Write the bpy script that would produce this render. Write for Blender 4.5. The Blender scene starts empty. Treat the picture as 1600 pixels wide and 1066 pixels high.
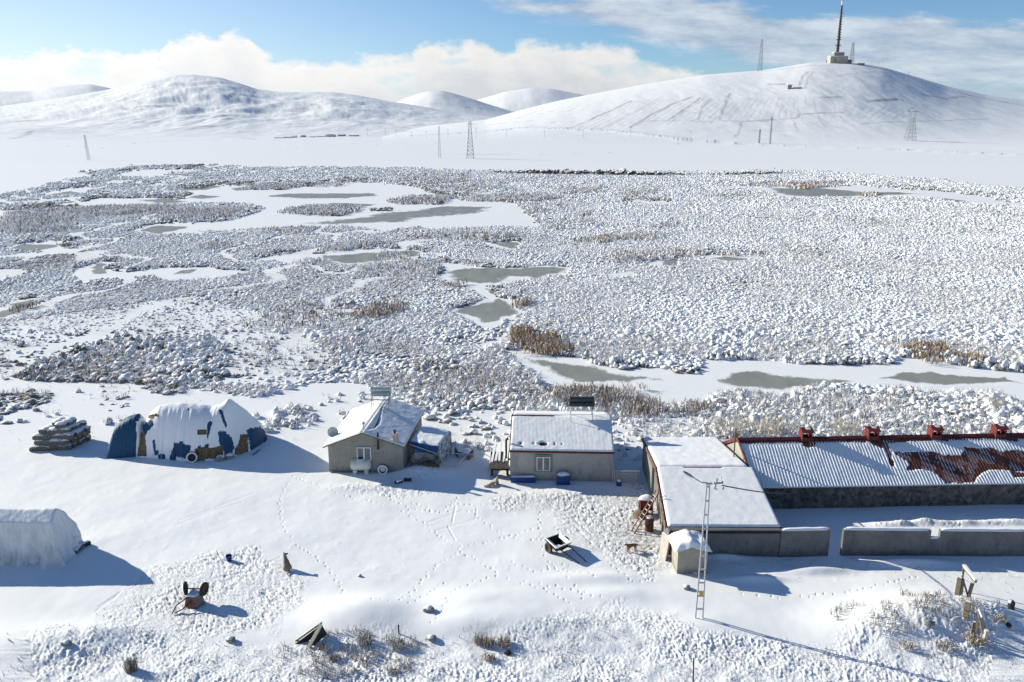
import bpy, bmesh, math, random
import numpy as np
from mathutils import Vector, Matrix

random.seed(7)
rng = np.random.default_rng(7)
SC = bpy.context.scene
COL = SC.collection
# ------------------------------------------------------------------ camera geometry
F, PITCH, CH = 1280.0, math.radians(15.2), 27.0
CP, SP = math.cos(PITCH), math.sin(PITCH)

def ray(px, py):
    u = (px - 800) / F; v = -(py - 533) / F
    return u, CP + v * SP, -SP + v * CP          # x, y, z (unnormalised)

def G(px, py, z=0.0):
    """point at height z seen at photo position px, py"""
    dx, dy, dz = ray(px, py)
    t = (z - CH) / dz
    return (dx * t, dy * t, z)

def GY(px, py, Y):
    dx, dy, dz = ray(px, py)
    t = Y / dy
    return (dx * t, Y, CH + dz * t)

def proj(x, y, z):
    x = np.asarray(x, float); y = np.asarray(y, float); z = np.asarray(z, float) - CH
    d = y * CP - z * SP
    v = y * SP + z * CP
    d = np.maximum(d, 1e-3)
    return 800 + F * x / d, 533 - F * v / d

# ------------------------------------------------------------------ noise
def _hash(ix, iy, seed):
    h = (ix.astype(np.int64) * 374761393 + iy.astype(np.int64) * 668265263 + seed * 974634777) & 0xffffffff
    h = ((h ^ (h >> 13)) * 1274126177) & 0xffffffff
    return (h ^ (h >> 16)) & 0xffffffff

def pn(x, y, seed=0):
    x = np.asarray(x, float); y = np.asarray(y, float)
    xi = np.floor(x); yi = np.floor(y); fx = x - xi; fy = y - yi
    xi = xi.astype(np.int64); yi = yi.astype(np.int64)
    def g(ox, oy):
        a = _hash(xi + ox, yi + oy, seed) * (2 * math.pi / 4294967296.0)
        return np.cos(a) * (fx - ox) + np.sin(a) * (fy - oy)
    sx = fx * fx * fx * (fx * (fx * 6 - 15) + 10); sy = fy * fy * fy * (fy * (fy * 6 - 15) + 10)
    a = g(0, 0) * (1 - sx) + g(1, 0) * sx
    b = g(0, 1) * (1 - sx) + g(1, 1) * sx
    return (a * (1 - sy) + b * sy) * 1.4

def fbm(x, y, o=4, seed=0, gain=.5):
    s = 0; a = 1; t = 0
    for k in range(o):
        s = s + a * pn(x * 2 ** k + 17.3 * k, y * 2 ** k - 9.1 * k, seed + k); t += a; a *= gain
    return s / t

def sstep(a, b, x):
    t = np.clip((x - a) / (b - a), 0, 1)
    return t * t * (3 - 2 * t)

def pip(poly, X, Y):
    X = np.asarray(X, float); Y = np.asarray(Y, float)
    inside = np.zeros(X.shape, bool)
    px_ = [p[0] for p in poly]; py_ = [p[1] for p in poly]
    box = (X >= min(px_)) & (X <= max(px_)) & (Y >= min(py_)) & (Y <= max(py_))
    if box.sum() < .6 * box.size:
        if box.any(): inside[box] = pip(poly, X[box], Y[box])
        return inside
    n = len(poly); j = n - 1
    for i in range(n):
        xi, yi = poly[i]; xj, yj = poly[j]
        if yi != yj:
            c = ((yi > Y) != (yj > Y)) & (X < (xj - xi) * (Y - yi) / (yj - yi) + xi)
            inside ^= c
        j = i
    return inside

def dist_poly(poly, X, Y, closed=True):
    d = np.full(np.shape(X), 1e9)
    n = len(poly)
    for i in range(n if closed else n - 1):
        ax, ay = poly[i]; bx, by = poly[(i + 1) % n]
        vx, vy = bx - ax, by - ay
        L = vx * vx + vy * vy + 1e-9
        t = np.clip(((X - ax) * vx + (Y - ay) * vy) / L, 0, 1)
        d = np.minimum(d, np.hypot(X - ax - t * vx, Y - ay - t * vy))
    return d

# ------------------------------------------------------------------ materials
def mat(name, build):
    m = bpy.data.materials.new(name); m.use_nodes = True
    nt = m.node_tree; nt.nodes.clear()
    out = nt.nodes.new('ShaderNodeOutputMaterial')
    p = nt.nodes.new('ShaderNodeBsdfPrincipled')
    nt.links.new(p.outputs[0], out.inputs[0])
    build(NB(nt), p)
    return m

class NB:
    def __init__(s, nt): s.nt = nt
    def n(s, t, **k):
        o = s.nt.nodes.new(t)
        for a, b in k.items(): setattr(o, a, b)
        return o
    def l(s, a, b): s.nt.links.new(a, b)
    def obj(s):
        return s.n('ShaderNodeTexCoord').outputs['Object']
    def pos(s):
        return s.n('ShaderNodeNewGeometry').outputs['Position']
    def noise(s, scale, detail=4, vec=None, rough=.55, stretch=None):
        o = s.n('ShaderNodeTexNoise'); o.inputs['Scale'].default_value = scale
        o.inputs['Detail'].default_value = detail; o.inputs['Roughness'].default_value = rough
        vec = vec or s.pos()
        if stretch:
            m = s.n('ShaderNodeMapping'); m.inputs['Scale'].default_value = stretch
            s.l(vec, m.inputs[0]); vec = m.outputs[0]
        s.l(vec, o.inputs['Vector'])
        return o.outputs['Fac']
    def ramp(s, fac, stops, interp='LINEAR'):
        r = s.n('ShaderNodeValToRGB'); r.color_ramp.interpolation = interp
        e = r.color_ramp.elements
        while len(e) < len(stops): e.new(.5)
        for q, (p, c) in zip(e, stops):
            q.position = p; q.color = (*c, 1) if len(c) == 3 else c
        s.l(fac, r.inputs[0]); return r.outputs[0]
    def mr(s, v, a, b, c=0., d=1., smooth=False):
        m = s.n('ShaderNodeMapRange')
        if smooth: m.interpolation_type = 'SMOOTHSTEP'
        s.l(v, m.inputs[0])
        for i, q in enumerate((a, b, c, d)): m.inputs[i + 1].default_value = q
        return m.outputs[0]
    def mix(s, fac, a, b):
        m = s.n('ShaderNodeMix', data_type='RGBA')
        if isinstance(fac, (int, float)): m.inputs[0].default_value = fac
        else: s.l(fac, m.inputs[0])
        for i, q in ((6, a), (7, b)):
            if isinstance(q, tuple): m.inputs[i].default_value = (*q, 1)
            else: s.l(q, m.inputs[i])
        return m.outputs[2]
    def math(s, op, a, b=None, clamp=False):
        m = s.n('ShaderNodeMath', operation=op, use_clamp=clamp)
        for i, q in ((0, a), (1, b)):
            if q is None: continue
            if isinstance(q, (int, float)): m.inputs[i].default_value = q
            else: s.l(q, m.inputs[i])
        return m.outputs[0]
    def attr(s, name):
        a = s.n('ShaderNodeAttribute'); a.attribute_name = name
        return a.outputs['Fac']
    def attrc(s, name):
        a = s.n('ShaderNodeAttribute'); a.attribute_name = name
        return a.outputs['Color']
    def bump(s, h, p, strength=.3, dist=.05):
        b = s.n('ShaderNodeBump'); b.inputs['Strength'].default_value = strength
        b.inputs['Distance'].default_value = dist
        s.l(h, b.inputs['Height']); s.l(b.outputs[0], p.inputs['Normal'])
    def up(s):
        g = s.n('ShaderNodeNewGeometry'); x = s.n('ShaderNodeSeparateXYZ')
        s.l(g.outputs['Normal'], x.inputs[0]); return x.outputs['Z']

def setp(p, rough=.7, metal=0., spec=.3):
    p.inputs['Roughness'].default_value = rough; p.inputs['Metallic'].default_value = metal
    p.inputs['Specular IOR Level'].default_value = spec

def simple(name, c, c2=None, scale=3., rough=.75, metal=0., bump=0., stretch=None, frost=0., spec=.3):
    def b(N, p):
        setp(p, rough, metal, spec)
        c2_ = c2 or tuple(q * .7 for q in c)
        f = N.noise(scale, 5, N.obj(), .6, stretch)
        col = N.mix(N.mr(f, .35, .68), c, c2_)
        if frost > 0:
            u = N.up(); ff = N.noise(9, 3, N.obj())
            k = N.math('MULTIPLY', N.mr(u, .35, .8), N.mr(ff, .62 - frost * .5, .72 - frost * .5))
            col = N.mix(k, col, SNOW)
        N.l(col, p.inputs['Base Color'])
        if bump: N.bump(f, p, bump, .03)
    return mat(name, b)

SNOW = (.85, .855, .86)
M = {}
def m_snow(N, p):
    setp(p, .6, 0, .25)
    f = N.noise(1.2, 5); g = N.noise(7, 4)
    N.l(N.mix(f, (.82, .828, .84), (.865, .87, .872)), p.inputs['Base Color'])
    N.bump(N.math('ADD', g, N.math('MULTIPLY', f, 1.2)), p, .16, .05)
M['snow'] = mat('snow', m_snow)

def m_ground(N, p):
    setp(p, .62, 0, .25)
    s = N.attr('soil_shade'); st = N.attr('straw'); rg = N.attr('rough')
    f = N.noise(1.0, 4); g = N.noise(5, 4); h = N.noise(22, 3); big = N.noise(.012, 4)
    col = N.mix(f, (.83, .838, .85), (.865, .87, .872))
    # thin stubble showing through on the far plain and slopes
    fs = N.noise(.5, 5, None, .7)
    k = N.math('MULTIPLY', N.mr(fs, .5, .75), N.attr('stub'))
    col = N.mix(k, col, (.52, .50, .47))
    g1 = N.noise(3.2, 5, None, .75)
    ks = N.math('MULTIPLY', st, N.mr(g1, .43, .60), True)
    col = N.mix(ks, col, (.27, .225, .165))
    col = N.mix(s, col, (.20, .18, .16))
    N.l(col, p.inputs['Base Color'])
    hh = N.math('ADD', N.math('MULTIPLY', g, .8), N.math('MULTIPLY', N.math('MULTIPLY', h, rg), 1.2))
    N.bump(N.math('MULTIPLY', hh, N.math('ADD', .25, rg)), p, .45, .07)
M['ground'] = mat('snow_ground', m_ground)

def m_ice(N, p):
    setp(p, .5, 0, .15)
    e = N.attr('edge')
    f = N.noise(.35, 5, None, .6, (1, .35, 1)); g = N.noise(1.3, 4)
    col = N.mix(N.mr(f, .3, .7), (.225, .232, .20), (.315, .322, .29))
    w = N.math('ADD', e, N.math('MULTIPLY', N.math('SUBTRACT', N.noise(.6, 5, None, .65, (1, .4, 1)), .5), 1.1))
    k = N.mr(w, -.05, .30, 1., 0., True)
    f2 = N.noise(.16, 6, None, .7, (.6, .25, 1))
    k = N.math('MAXIMUM', k, N.mr(f2, .6, .74, 0, .55))
    N.l(N.mix(k, col, SNOW), p.inputs['Base Color'])
    N.l(N.mr(k, 0, 1, .45, .65), p.inputs['Roughness'])
    N.bump(g, p, .08, .02)
M['ice'] = mat('pond_ice', m_ice)

def m_tus(N, p):
    setp(p, .75, 0, .15)
    s = N.attr('snow'); t = N.attr('tone')
    f = N.noise(6, 4, None, .7); v = N.math('ADD', s, N.math('MULTIPLY', N.math('SUBTRACT', f, .5), .9))
    k = N.mr(v, .40, .58)
    c = N.ramp(t, [(0, (.10, .085, .07)), (.5, (.19, .165, .13)), (1, (.30, .24, .165))])
    N.l(N.mix(k, c, SNOW), p.inputs['Base Color'])
    N.bump(N.noise(9, 4), p, .5, .08)
M['tussock'] = mat('tussock_grass', m_tus)

def m_blade(N, p):
    setp(p, .8, 0, .1)
    N.l(N.attrc('tint'), p.inputs['Base Color'])
M['blade'] = mat('dry_blades', m_blade)

def m_plaster(N, p):
    setp(p, .92); o = N.obj(); f = N.noise(.8, 6, o, .65); g = N.noise(3.5, 5, o, .7, (1, 1, .35)); h = N.noise(14, 4, o)
    col = N.mix(N.mr(f, .35, .65), (.325, .31, .262), (.25, .235, .20))
    col = N.mix(N.mr(g, .55, .72, 0, .6), col, (.16, .15, .13))
    sz = N.n('ShaderNodeSeparateXYZ'); N.l(o, sz.inputs[0])
    damp = N.mr(N.math('ADD', sz.outputs[2], N.math('MULTIPLY', N.math('SUBTRACT', g, .5), 1.6)), .1, .55, .65, 0, True)
    col = N.mix(damp, col, (.15, .14, .12))
    N.l(col, p.inputs['Base Color']); N.bump(N.math('ADD', h, f), p, .3, .03)
M['plaster1'] = mat('grey_plaster', m_plaster)
def m_block(c1, c2, bw, bh, stain):
    def b(N, p):
        setp(p, .9)
        br = N.n('ShaderNodeTexBrick'); o = N.obj()
        mp = N.n('ShaderNodeMapping'); mp.inputs['Rotation'].default_value = (math.radians(90), 0, 0)
        N.l(o, mp.inputs[0]); N.l(mp.outputs[0], br.inputs['Vector'])
        br.inputs['Scale'].default_value = 1; br.inputs['Brick Width'].default_value = bw
        br.inputs['Row Height'].default_value = bh; br.inputs['Mortar Size'].default_value = .012
        br.inputs['Color1'].default_value = (*c1, 1); br.inputs['Color2'].default_value = (*c2, 1)
        br.inputs['Mortar'].default_value = (*[q * .78 for q in c1], 1)
        f = N.noise(.7, 5, o); g = N.noise(6, 4, o)
        col = N.mix(N.mr(f, .42, .66, 0, .8), br.outputs['Color'], stain)
        col = N.mix(N.mr(g, .5, .75, 0, .35), col, tuple(q * .6 for q in c1))
        st_ = N.noise(2.2, 5, o, .7, (1, 1, .3)); sz = N.n('ShaderNodeSeparateXYZ'); N.l(o, sz.inputs[0])
        col = N.mix(N.mr(st_, .54, .70, 0, .55), col, tuple(q * .62 for q in stain))
        damp = N.mr(N.math('ADD', sz.outputs[2], N.math('MULTIPLY', N.math('SUBTRACT', st_, .5), 1.8)), .05, .5, .6, 0, True)
        col = N.mix(damp, col, tuple(q * .6 for q in stain))
        N.l(col, p.inputs['Base Color']); N.bump(br.outputs['Fac'], p, -.15, .01)
    return b
M['block'] = mat('grey_blocks', m_block((.44, .43, .40), (.40, .39, .36), .4, .2, (.34, .32, .28)))
M['wallblock'] = mat('yard_blocks', m_block((.21, .206, .195), (.185, .18, .17), .4, .2, (.125, .12, .118)))
M['shedblock'] = mat('shed_plaster', m_block((.40, .37, .30), (.37, .34, .28), .4, .2, (.30, .27, .22)))
def m_stone(N, p):
    setp(p, .95)
    v = N.n('ShaderNodeTexVoronoi'); v.inputs['Scale'].default_value = 3.2; N.l(N.obj(), v.inputs['Vector'])
    v2 = N.n('ShaderNodeTexVoronoi', feature='DISTANCE_TO_EDGE'); v2.inputs['Scale'].default_value = 3.2; N.l(N.obj(), v2.inputs['Vector'])
    f = N.noise(5, 4, N.obj())
    sx = N.n('ShaderNodeSeparateColor'); N.l(v.outputs['Color'], sx.inputs[0])
    col = N.ramp(sx.outputs[0], [(0, (.05, .05, .048)), (.5, (.11, .105, .09)), (1, (.2, .185, .15))])
    col = N.mix(N.mr(v2.outputs[0], 0, .06, 1, 0), col, (.17, .165, .15))
    col = N.mix(N.mr(f, .4, .7, 0, .5), col, (.06, .06, .055))
    N.l(col, p.inputs['Base Color']); N.bump(v2.outputs[0], p, .5, .05)
M['stone'] = mat('dark_stone', m_stone)
M['redroof'] = simple('red_sheet', (.135, .024, .022), (.08, .016, .015), 1.2, .5, .0, stretch=(3, .4, 1))
M['rustroof'] = simple('worn_red_sheet', (.20, .075, .045), (.10, .030, .022), .8, .5, .0, stretch=(2.5, .35, 1))
M['redpaint'] = simple('red_paint', (.17, .028, .024), (.10, .018, .016), 2., .6)
M['wood'] = simple('grey_wood', (.26, .21, .15), (.14, .11, .08), 2.5, .85, stretch=(1, 1, 6), bump=.2, frost=.5)
M['woodplain'] = simple('old_wood', (.24, .19, .14), (.12, .095, .07), 2.5, .85, bump=.2)
M['palewood'] = simple('pale_wood', (.55, .50, .45), (.40, .36, .32), 3, .8, frost=.6)
M['redwood'] = simple('reddish_wood', (.22, .10, .07), (.13, .065, .05), 3, .8, frost=.15)
M['dark'] = simple('dark_metal', (.035, .035, .04), (.02, .02, .022), 3, .6)
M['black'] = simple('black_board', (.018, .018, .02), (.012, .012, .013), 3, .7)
M['rubber'] = simple('rubber', (.028, .027, .027), (.045, .04, .036), 5, .85)
M['rubberdirt'] = simple('dusty_rubber', (.085, .06, .045), (.05, .04, .034), 5, .9)
M['rust'] = simple('rusty_metal', (.12, .055, .032), (.07, .036, .025), 4, .85)
M['galv'] = simple('galvanised_steel', (.50, .51, .52), (.40, .41, .42), 4, .5, .2)
M['steel'] = simple('grey_steel', (.33, .34, .35), (.24, .25, .26), 4, .5, .3)
M['pylonsteel'] = simple('pylon_steel', (.30, .31, .33), (.24, .25, .26), 1, .6, .2)
M['white'] = simple('white_paint', (.74, .74, .72), (.66, .66, .64), 2, .5)
M['tankwhite'] = simple('white_tank', (.66, .66, .60), (.56, .56, .5), 2, .5)
M['tealmetal'] = simple('teal_tank', (.50, .57, .54), (.40, .46, .44), 2, .4, .2)
M['tankdark'] = simple('dark_tank', (.045, .07, .075), (.03, .045, .05), 3, .45)
M['blue'] = simple('blue_plastic', (.012, .055, .21), (.010, .04, .15), 2, .55, frost=.2)
M['bluetarp'] = simple('blue_tarp', (.010, .085, .235), (.008, .05, .14), 1.4, .6, stretch=(3, 3, .6), frost=.25)
M['hay'] = simple('old_hay', (.22, .165, .09), (.085, .06, .035), 5, .95, bump=.6)
M['hayfrost'] = simple('frosted_straw', (.20, .18, .145), (.085, .075, .06), 8, .95, bump=.6, frost=.95)
M['sack'] = simple('grey_sack', (.30, .29, .28), (.20, .195, .19), 3, .9, bump=.3, frost=.3)
M['glass'] = simple('window_glass', (.10, .12, .14), (.16, .17, .18), 2.5, .12, spec=.6)
M['fur'] = simple('tan_fur', (.30, .235, .15), (.22, .165, .10), 8, .95, bump=.4)
M['furpale'] = simple('pale_fur', (.44, .37, .28), (.33, .27, .19), 8, .95, bump=.4)
M['furbrown'] = simple('brown_fur', (.20, .115, .06), (.13, .075, .04), 8, .95, bump=.4)
M['furdark'] = simple('dark_muzzle', (.03, .026, .022), (.05, .04, .03), 8, .9)
M['yellow'] = simple('yellow_plate', (.62, .42, .10), (.5, .33, .1), 3, .6)
M['brick'] = simple('brick_stack', (.55, .40, .34), (.42, .30, .25), 5, .9, frost=.3)
M['concrete'] = simple('pale_concrete', (.38, .365, .30), (.33, .32, .27), .1, .9)
M['concretegrey'] = simple('grey_concrete', (.27, .27, .23), (.22, .22, .19), .1, .9)
M['mastdark'] = simple('mast_dark', (.10, .075, .085), (.075, .06, .07), .1, .7)
M['mastred'] = simple('mast_red', (.22, .04, .04), (.17, .03, .03), .1, .7)
M['twig'] = simple('frosted_twigs', (.50, .46, .40), (.33, .29, .23), 3, .9)
M['slate'] = simple('village_roof', (.46, .48, .51), (.38, .40, .43), .1, .9)
M['village'] = simple('village_wall', (.60, .62, .65), (.5, .52, .55), .1, .9)
M['villred'] = simple('village_brick', (.46, .33, .30), (.4, .29, .26), .1, .9)
M['greenglass'] = simple('insulator', (.10, .11, .10), (.06, .06, .06), 5, .3)
def m_tent(N, p):
    setp(p, .7, 0, .2)
    o = N.obj(); f = N.noise(1.4, 5, o, .6, (2.5, 2.5, .5))
    col = N.mix(N.mr(f, .4, .7), (.80, .795, .78), (.68, .67, .65))  # upright streaks put the shade of the creases into the colour
    k = N.mr(N.math('ADD', N.up(), N.math('MULTIPLY', N.math('SUBTRACT', N.noise(3, 4, o), .5), .5)), .5, .75)
    N.l(N.mix(k, col, SNOW), p.inputs['Base Color'])
    N.bump(f, p, .4, .12)
N_ = None
M['tent'] = mat('white_tarp', m_tent)
def m_tarp(N, p):
    setp(p, .6, 0, .25)
    o = N.obj(); b = N.attr('bare')
    f = N.noise(2.2, 6, o, .7, (3.2, 3.2, .45))
    v = N.math('ADD', b, N.math('MULTIPLY', N.math('SUBTRACT', f, .5), 1.25))
    k = N.mr(v, .42, .60)
    c = N.mix(N.noise(3, 4, o), (.012, .085, .18), (.009, .042, .09))
    N.l(N.mix(k, SNOW, c), p.inputs['Base Color'])
    N.bump(N.noise(5, 4, o, .6, (2, 2, .5)), p, .4, .06)
M['tarp'] = mat('snowy_blue_tarp', m_tarp)

def m_torn(N, p):
    setp(p, .65, 0, .2); o = N.obj()
    f = N.noise(3.0, 6, o, .7, (2, 2, .7))
    N.l(N.mix(N.mr(f, .44, .56), (.012, .08, .20), (.62, .64, .67)), p.inputs['Base Color']); N.bump(f, p, .5, .08)
M['torn'] = mat('torn_blue_tarp', m_torn)

# ------------------------------------------------------------------ mesh building
class MB:
    def __init__(s): s.v = []; s.f = []
    def add(s, vs, fs):
        n = len(s.v); s.v += [tuple(v) for v in vs]; s.f += [tuple(i + n for i in f) for f in fs]; return s
    def box(s, c, size, R=None):
        hx, hy, hz = [q / 2 for q in size]
        vs = [Vector((x * hx, y * hy, z * hz)) for x in (-1, 1) for y in (-1, 1) for z in (-1, 1)]
        if R is not None: vs = [R @ v for v in vs]
        vs = [v + Vector(c) for v in vs]
        return s.add(vs, [(0, 1, 3, 2), (4, 6, 7, 5), (0, 4, 5, 1), (2, 3, 7, 6), (0, 2, 6, 4), (1, 5, 7, 3)])
    def tube(s, p0, p1, r0, r1=None, n=8, cap=True):
        r1 = r0 if r1 is None else r1
        p0 = Vector(p0); p1 = Vector(p1); d = (p1 - p0)
        if d.length < 1e-6: return s
        d.normalize(); a = d.orthogonal().normalized(); b = d.cross(a)
        vs = [p + (a * math.cos(t) + b * math.sin(t)) * r for p, r in ((p0, r0), (p1, r1)) for t in [2 * math.pi * k / n for k in range(n)]]
        fs = [(k, (k + 1) % n, n + (k + 1) % n, n + k) for k in range(n)]
        if cap: fs += [tuple(range(n))[::-1], tuple(range(n, 2 * n))]
        return s.add(vs, fs)
    def path(s, pts, r, n=6):
        for a, b in zip(pts[:-1], pts[1:]): s.tube(a, b, r, r, n)
        return s
    def beam(s, p0, p1, w, h):
        p0 = Vector(p0); p1 = Vector(p1); d = p1 - p0; L = d.length; d.normalize()
        side = d.cross(Vector((0, 0, 1)))
        if side.length < 1e-3: side = Vector((1, 0, 0))
        side.normalize(); up = side.cross(d)
        R = Matrix((side, d, up)).transposed()
        return s.box((p0 + p1) / 2, (w, L, h), R)
    def prism(s, top, h):
        """top polygon (ccw from above), extruded down by h"""
        n = len(top); bot = [(x, y, z - h) for x, y, z in top]
        return s.add(list(top) + bot, [tuple(range(n)), tuple(range(2 * n - 1, n - 1, -1))] + [(i, n + i, n + (i + 1) % n, (i + 1) % n) for i in range(n)])
    def poly(s, pts): return s.add(pts, [tuple(range(len(pts)))])
    def lathe(s, c, prof, axis='Z', n=16, closed=False):
        c = Vector(c); m = len(prof); vs = []
        for k in range(n):
            t = 2 * math.pi * k / n
            for r, h in prof:
                if axis == 'Z': q = (r * math.cos(t), r * math.sin(t), h)
                elif axis == 'X': q = (h, r * math.cos(t), r * math.sin(t))
                else: q = (r * math.cos(t), h, r * math.sin(t))
                vs.append(c + Vector(q))
        fs = []
        for k in range(n):
            for i in range(m if closed else m - 1):
                j = (i + 1) % m; k2 = (k + 1) % n
                fs.append((k * m + i, k * m + j, k2 * m + j, k2 * m + i))
        return s.add(vs, fs)
    def grid(s, P):
        """P: array (nu, nv, 3)"""
        nu, nv = P.shape[:2]; n = len(s.v)
        s.v += [tuple(q) for q in P.reshape(-1, 3)]
        s.f += [(n + i * nv + j, n + (i + 1) * nv + j, n + (i + 1) * nv + j + 1, n + i * nv + j + 1) for i in range(nu - 1) for j in range(nv - 1)]
        return s
    def rot(s, R, c):
        c = Vector(c); s.v = [tuple(R @ (Vector(v) - c) + c) for v in s.v]; return s

def rootof(o):
    while o.parent: o = o.parent
    return o

def build(name, mb, m, parent=None, base=None, smooth=False, wn=False):
    if parent is not None: b = Vector(rootof(parent).location)
    elif base is not None: b = Vector(base)
    else: b = Vector((0, 0, 0))
    me = bpy.data.meshes.new(name)
    me.from_pydata([(v[0] - b.x, v[1] - b.y, v[2] - b.z) for v in mb.v], [], mb.f)
    bm = bmesh.new(); bm.from_mesh(me); bmesh.ops.recalc_face_normals(bm, faces=bm.faces[:]); bm.to_mesh(me); bm.free()
    if smooth: me.polygons.foreach_set('use_smooth', [True] * len(me.polygons))
    me.materials.append(m if not isinstance(m, str) else M[m])
    o = bpy.data.objects.new(name, me); COL.objects.link(o)
    if parent is not None: o.parent = parent
    else: o.location = b
    return o

def npmesh(name, V, loops, sizes, m, smooth=True, attrs=None, cattrs=None):
    """V (n,3); loops flat; sizes per face"""
    me = bpy.data.meshes.new(name)
    V = np.ascontiguousarray(V, np.float32)
    me.vertices.add(len(V)); me.vertices.foreach_set('co', V.ravel())
    loops = np.ascontiguousarray(loops, np.int32); sizes = np.asarray(sizes, np.int32)
    me.loops.add(len(loops)); me.loops.foreach_set('vertex_index', loops)
    st = np.zeros(len(sizes), np.int32); st[1:] = np.cumsum(sizes)[:-1]
    me.polygons.add(len(sizes)); me.polygons.foreach_set('loop_start', st)
    me.polygons.foreach_set('loop_total', sizes)
    me.polygons.foreach_set('use_smooth', np.full(len(sizes), smooth))
    me.update(calc_edges=True)
    for k, a in (attrs or {}).items():
        at = me.attributes.new(k, 'FLOAT', 'POINT'); at.data.foreach_set('value', np.ascontiguousarray(a, np.float32))
    for k, a in (cattrs or {}).items():
        at = me.attributes.new(k, 'FLOAT_COLOR', 'POINT'); at.data.foreach_set('color', np.ascontiguousarray(a, np.float32).ravel())
    me.materials.append(m)
    o = bpy.data.objects.new(name, me); COL.objects.link(o)
    return o

def gridfaces(nu, nv, keep=None):
    i = np.arange(nu - 1)[:, None] * nv + np.arange(nv - 1)[None, :]
    q = np.stack([i, i + nv, i + nv + 1, i + 1], -1).reshape(-1, 4)
    if keep is not None: q = q[keep.ravel()]
    return q.ravel(), np.full(len(q), 4)

def T(name, label, cat, loc, group=None):
    o = bpy.data.objects.new(name, None); COL.objects.link(o)
    o.location = loc; o['label'] = label; o['category'] = cat; o.empty_display_size = .3
    if group: o['group'] = group
    return o

def tag(o, label=None, cat=None, group=None, kind=None):
    for k, v in (('label', label), ('category', cat), ('group', group), ('kind', kind)):
        if v: o[k] = v
    return o
# ------------------------------------------------------------------ layout on the ground (photo positions -> ground)
WHITE = [  # open snow over ice, no tussocks
 [(0,328),(34,328),(75,324),(127,317),(157,309),(292,309),(296,302),(274,296),(337,289),(375,291),(450,287),(487,291),(540,283),(600,286),(659,294),(679,303),(710,309),(730,313),(758,315),(805,317),(820,321),(817,331),(836,342),(844,354),(797,354),(750,354),(679,358),(651,354),(600,361),(525,352),(469,354),(394,358),(337,362),(285,364),(255,369),(225,364),(204,362),(240,349),(337,347),(382,339),(416,326),(390,317),(337,317),(262,319),(187,321),(94,326),(49,334),(0,345),(-120,345),(-120,330)],
 [(60,302),(97,296),(146,289),(150,294),(131,302),(86,307)],
 [(180,276),(199,266),(225,265),(319,263),(311,268),(225,276)],
 [(4,390),(22,382),(75,375),(120,377),(90,384),(124,390),(86,397),(56,392)],
 [(120,420),(157,409),(187,409),(165,420),(195,426),(262,418),(322,416),(390,424),(360,431),(322,435),(262,439),(240,431),(187,435),(142,437),(131,446),(112,427)],
 [(390,405),(442,399),(499,397),(514,391),(600,388),(659,390),(667,396),(655,404),(600,410),(540,413),(490,410),(440,408)],
 [(691,409),(718,413),(769,419),(821,417),(852,413),(892,417),(884,429),(852,433),(821,437),(777,445),(758,447),(773,455),(821,459),(819,467),(797,472),(819,488),(805,496),(785,502),(777,512),(754,516),(746,508),(702,484),(734,476),(758,467),(738,453),(710,445),(679,433),(691,423)],
 [(746,378),(813,378),(809,392),(777,386)],
 [(789,547),(813,545),(852,555),(907,559),(935,571),(974,577),(1026,573),(1060,583),(1090,585),(1106,562),(1203,562),(1253,570),(1348,570),(1397,570),(1414,558),(1472,566),(1513,574),(1600,583),(1760,592),(1760,640),(1600,630),(1554,612),(1496,612),(1472,616),(1422,607),(1364,603),(1306,599),(1265,603),(1224,620),(1166,610),(1125,612),(1100,626),(1073,632),(1033,634),(994,618),(955,606),(899,604),(852,610),(840,587),(813,567),(789,551)],
 [(1100,287),(1154,290),(1216,290),(1331,290),(1455,298),(1542,306),(1600,318),(1700,326),(1600,323),(1513,318),(1459,310),(1364,308),(1224,308),(1174,295)],
 [(1010,413),(1037,402),(1061,403),(1061,415),(1018,417)],[(1100,395),(1140,398),(1203,402),(1150,408),(1100,406)],
 [(0,480),(30,469),(56,465),(56,480),(22,495),(0,499),(-80,499),(-80,482)],
 [(943,429),(994,423),(994,431),(955,435)],[(970,313),(1053,314),(1053,319),(975,319)],[(520,484),(575,482),(575,492),(530,494)],
 [(0,285),(60,277),(120,268),(150,272),(90,285),(20,300),(-60,312),(-60,296)],
]
ISLE = [[(388,292),(412,287),(465,289),(472,292),(442,297),(397,297)],[(437,332),(469,324),(544,322),(559,330),(532,338),(487,336)],
 [(604,315),(643,307),(706,308),(691,320),(624,319)],[(576,327),(612,324),(612,330),(580,330)],[(773,458),(800,456),(818,462),(800,468),(776,466)],[(80,321),(116,319),(127,322),(90,325)]]
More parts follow.
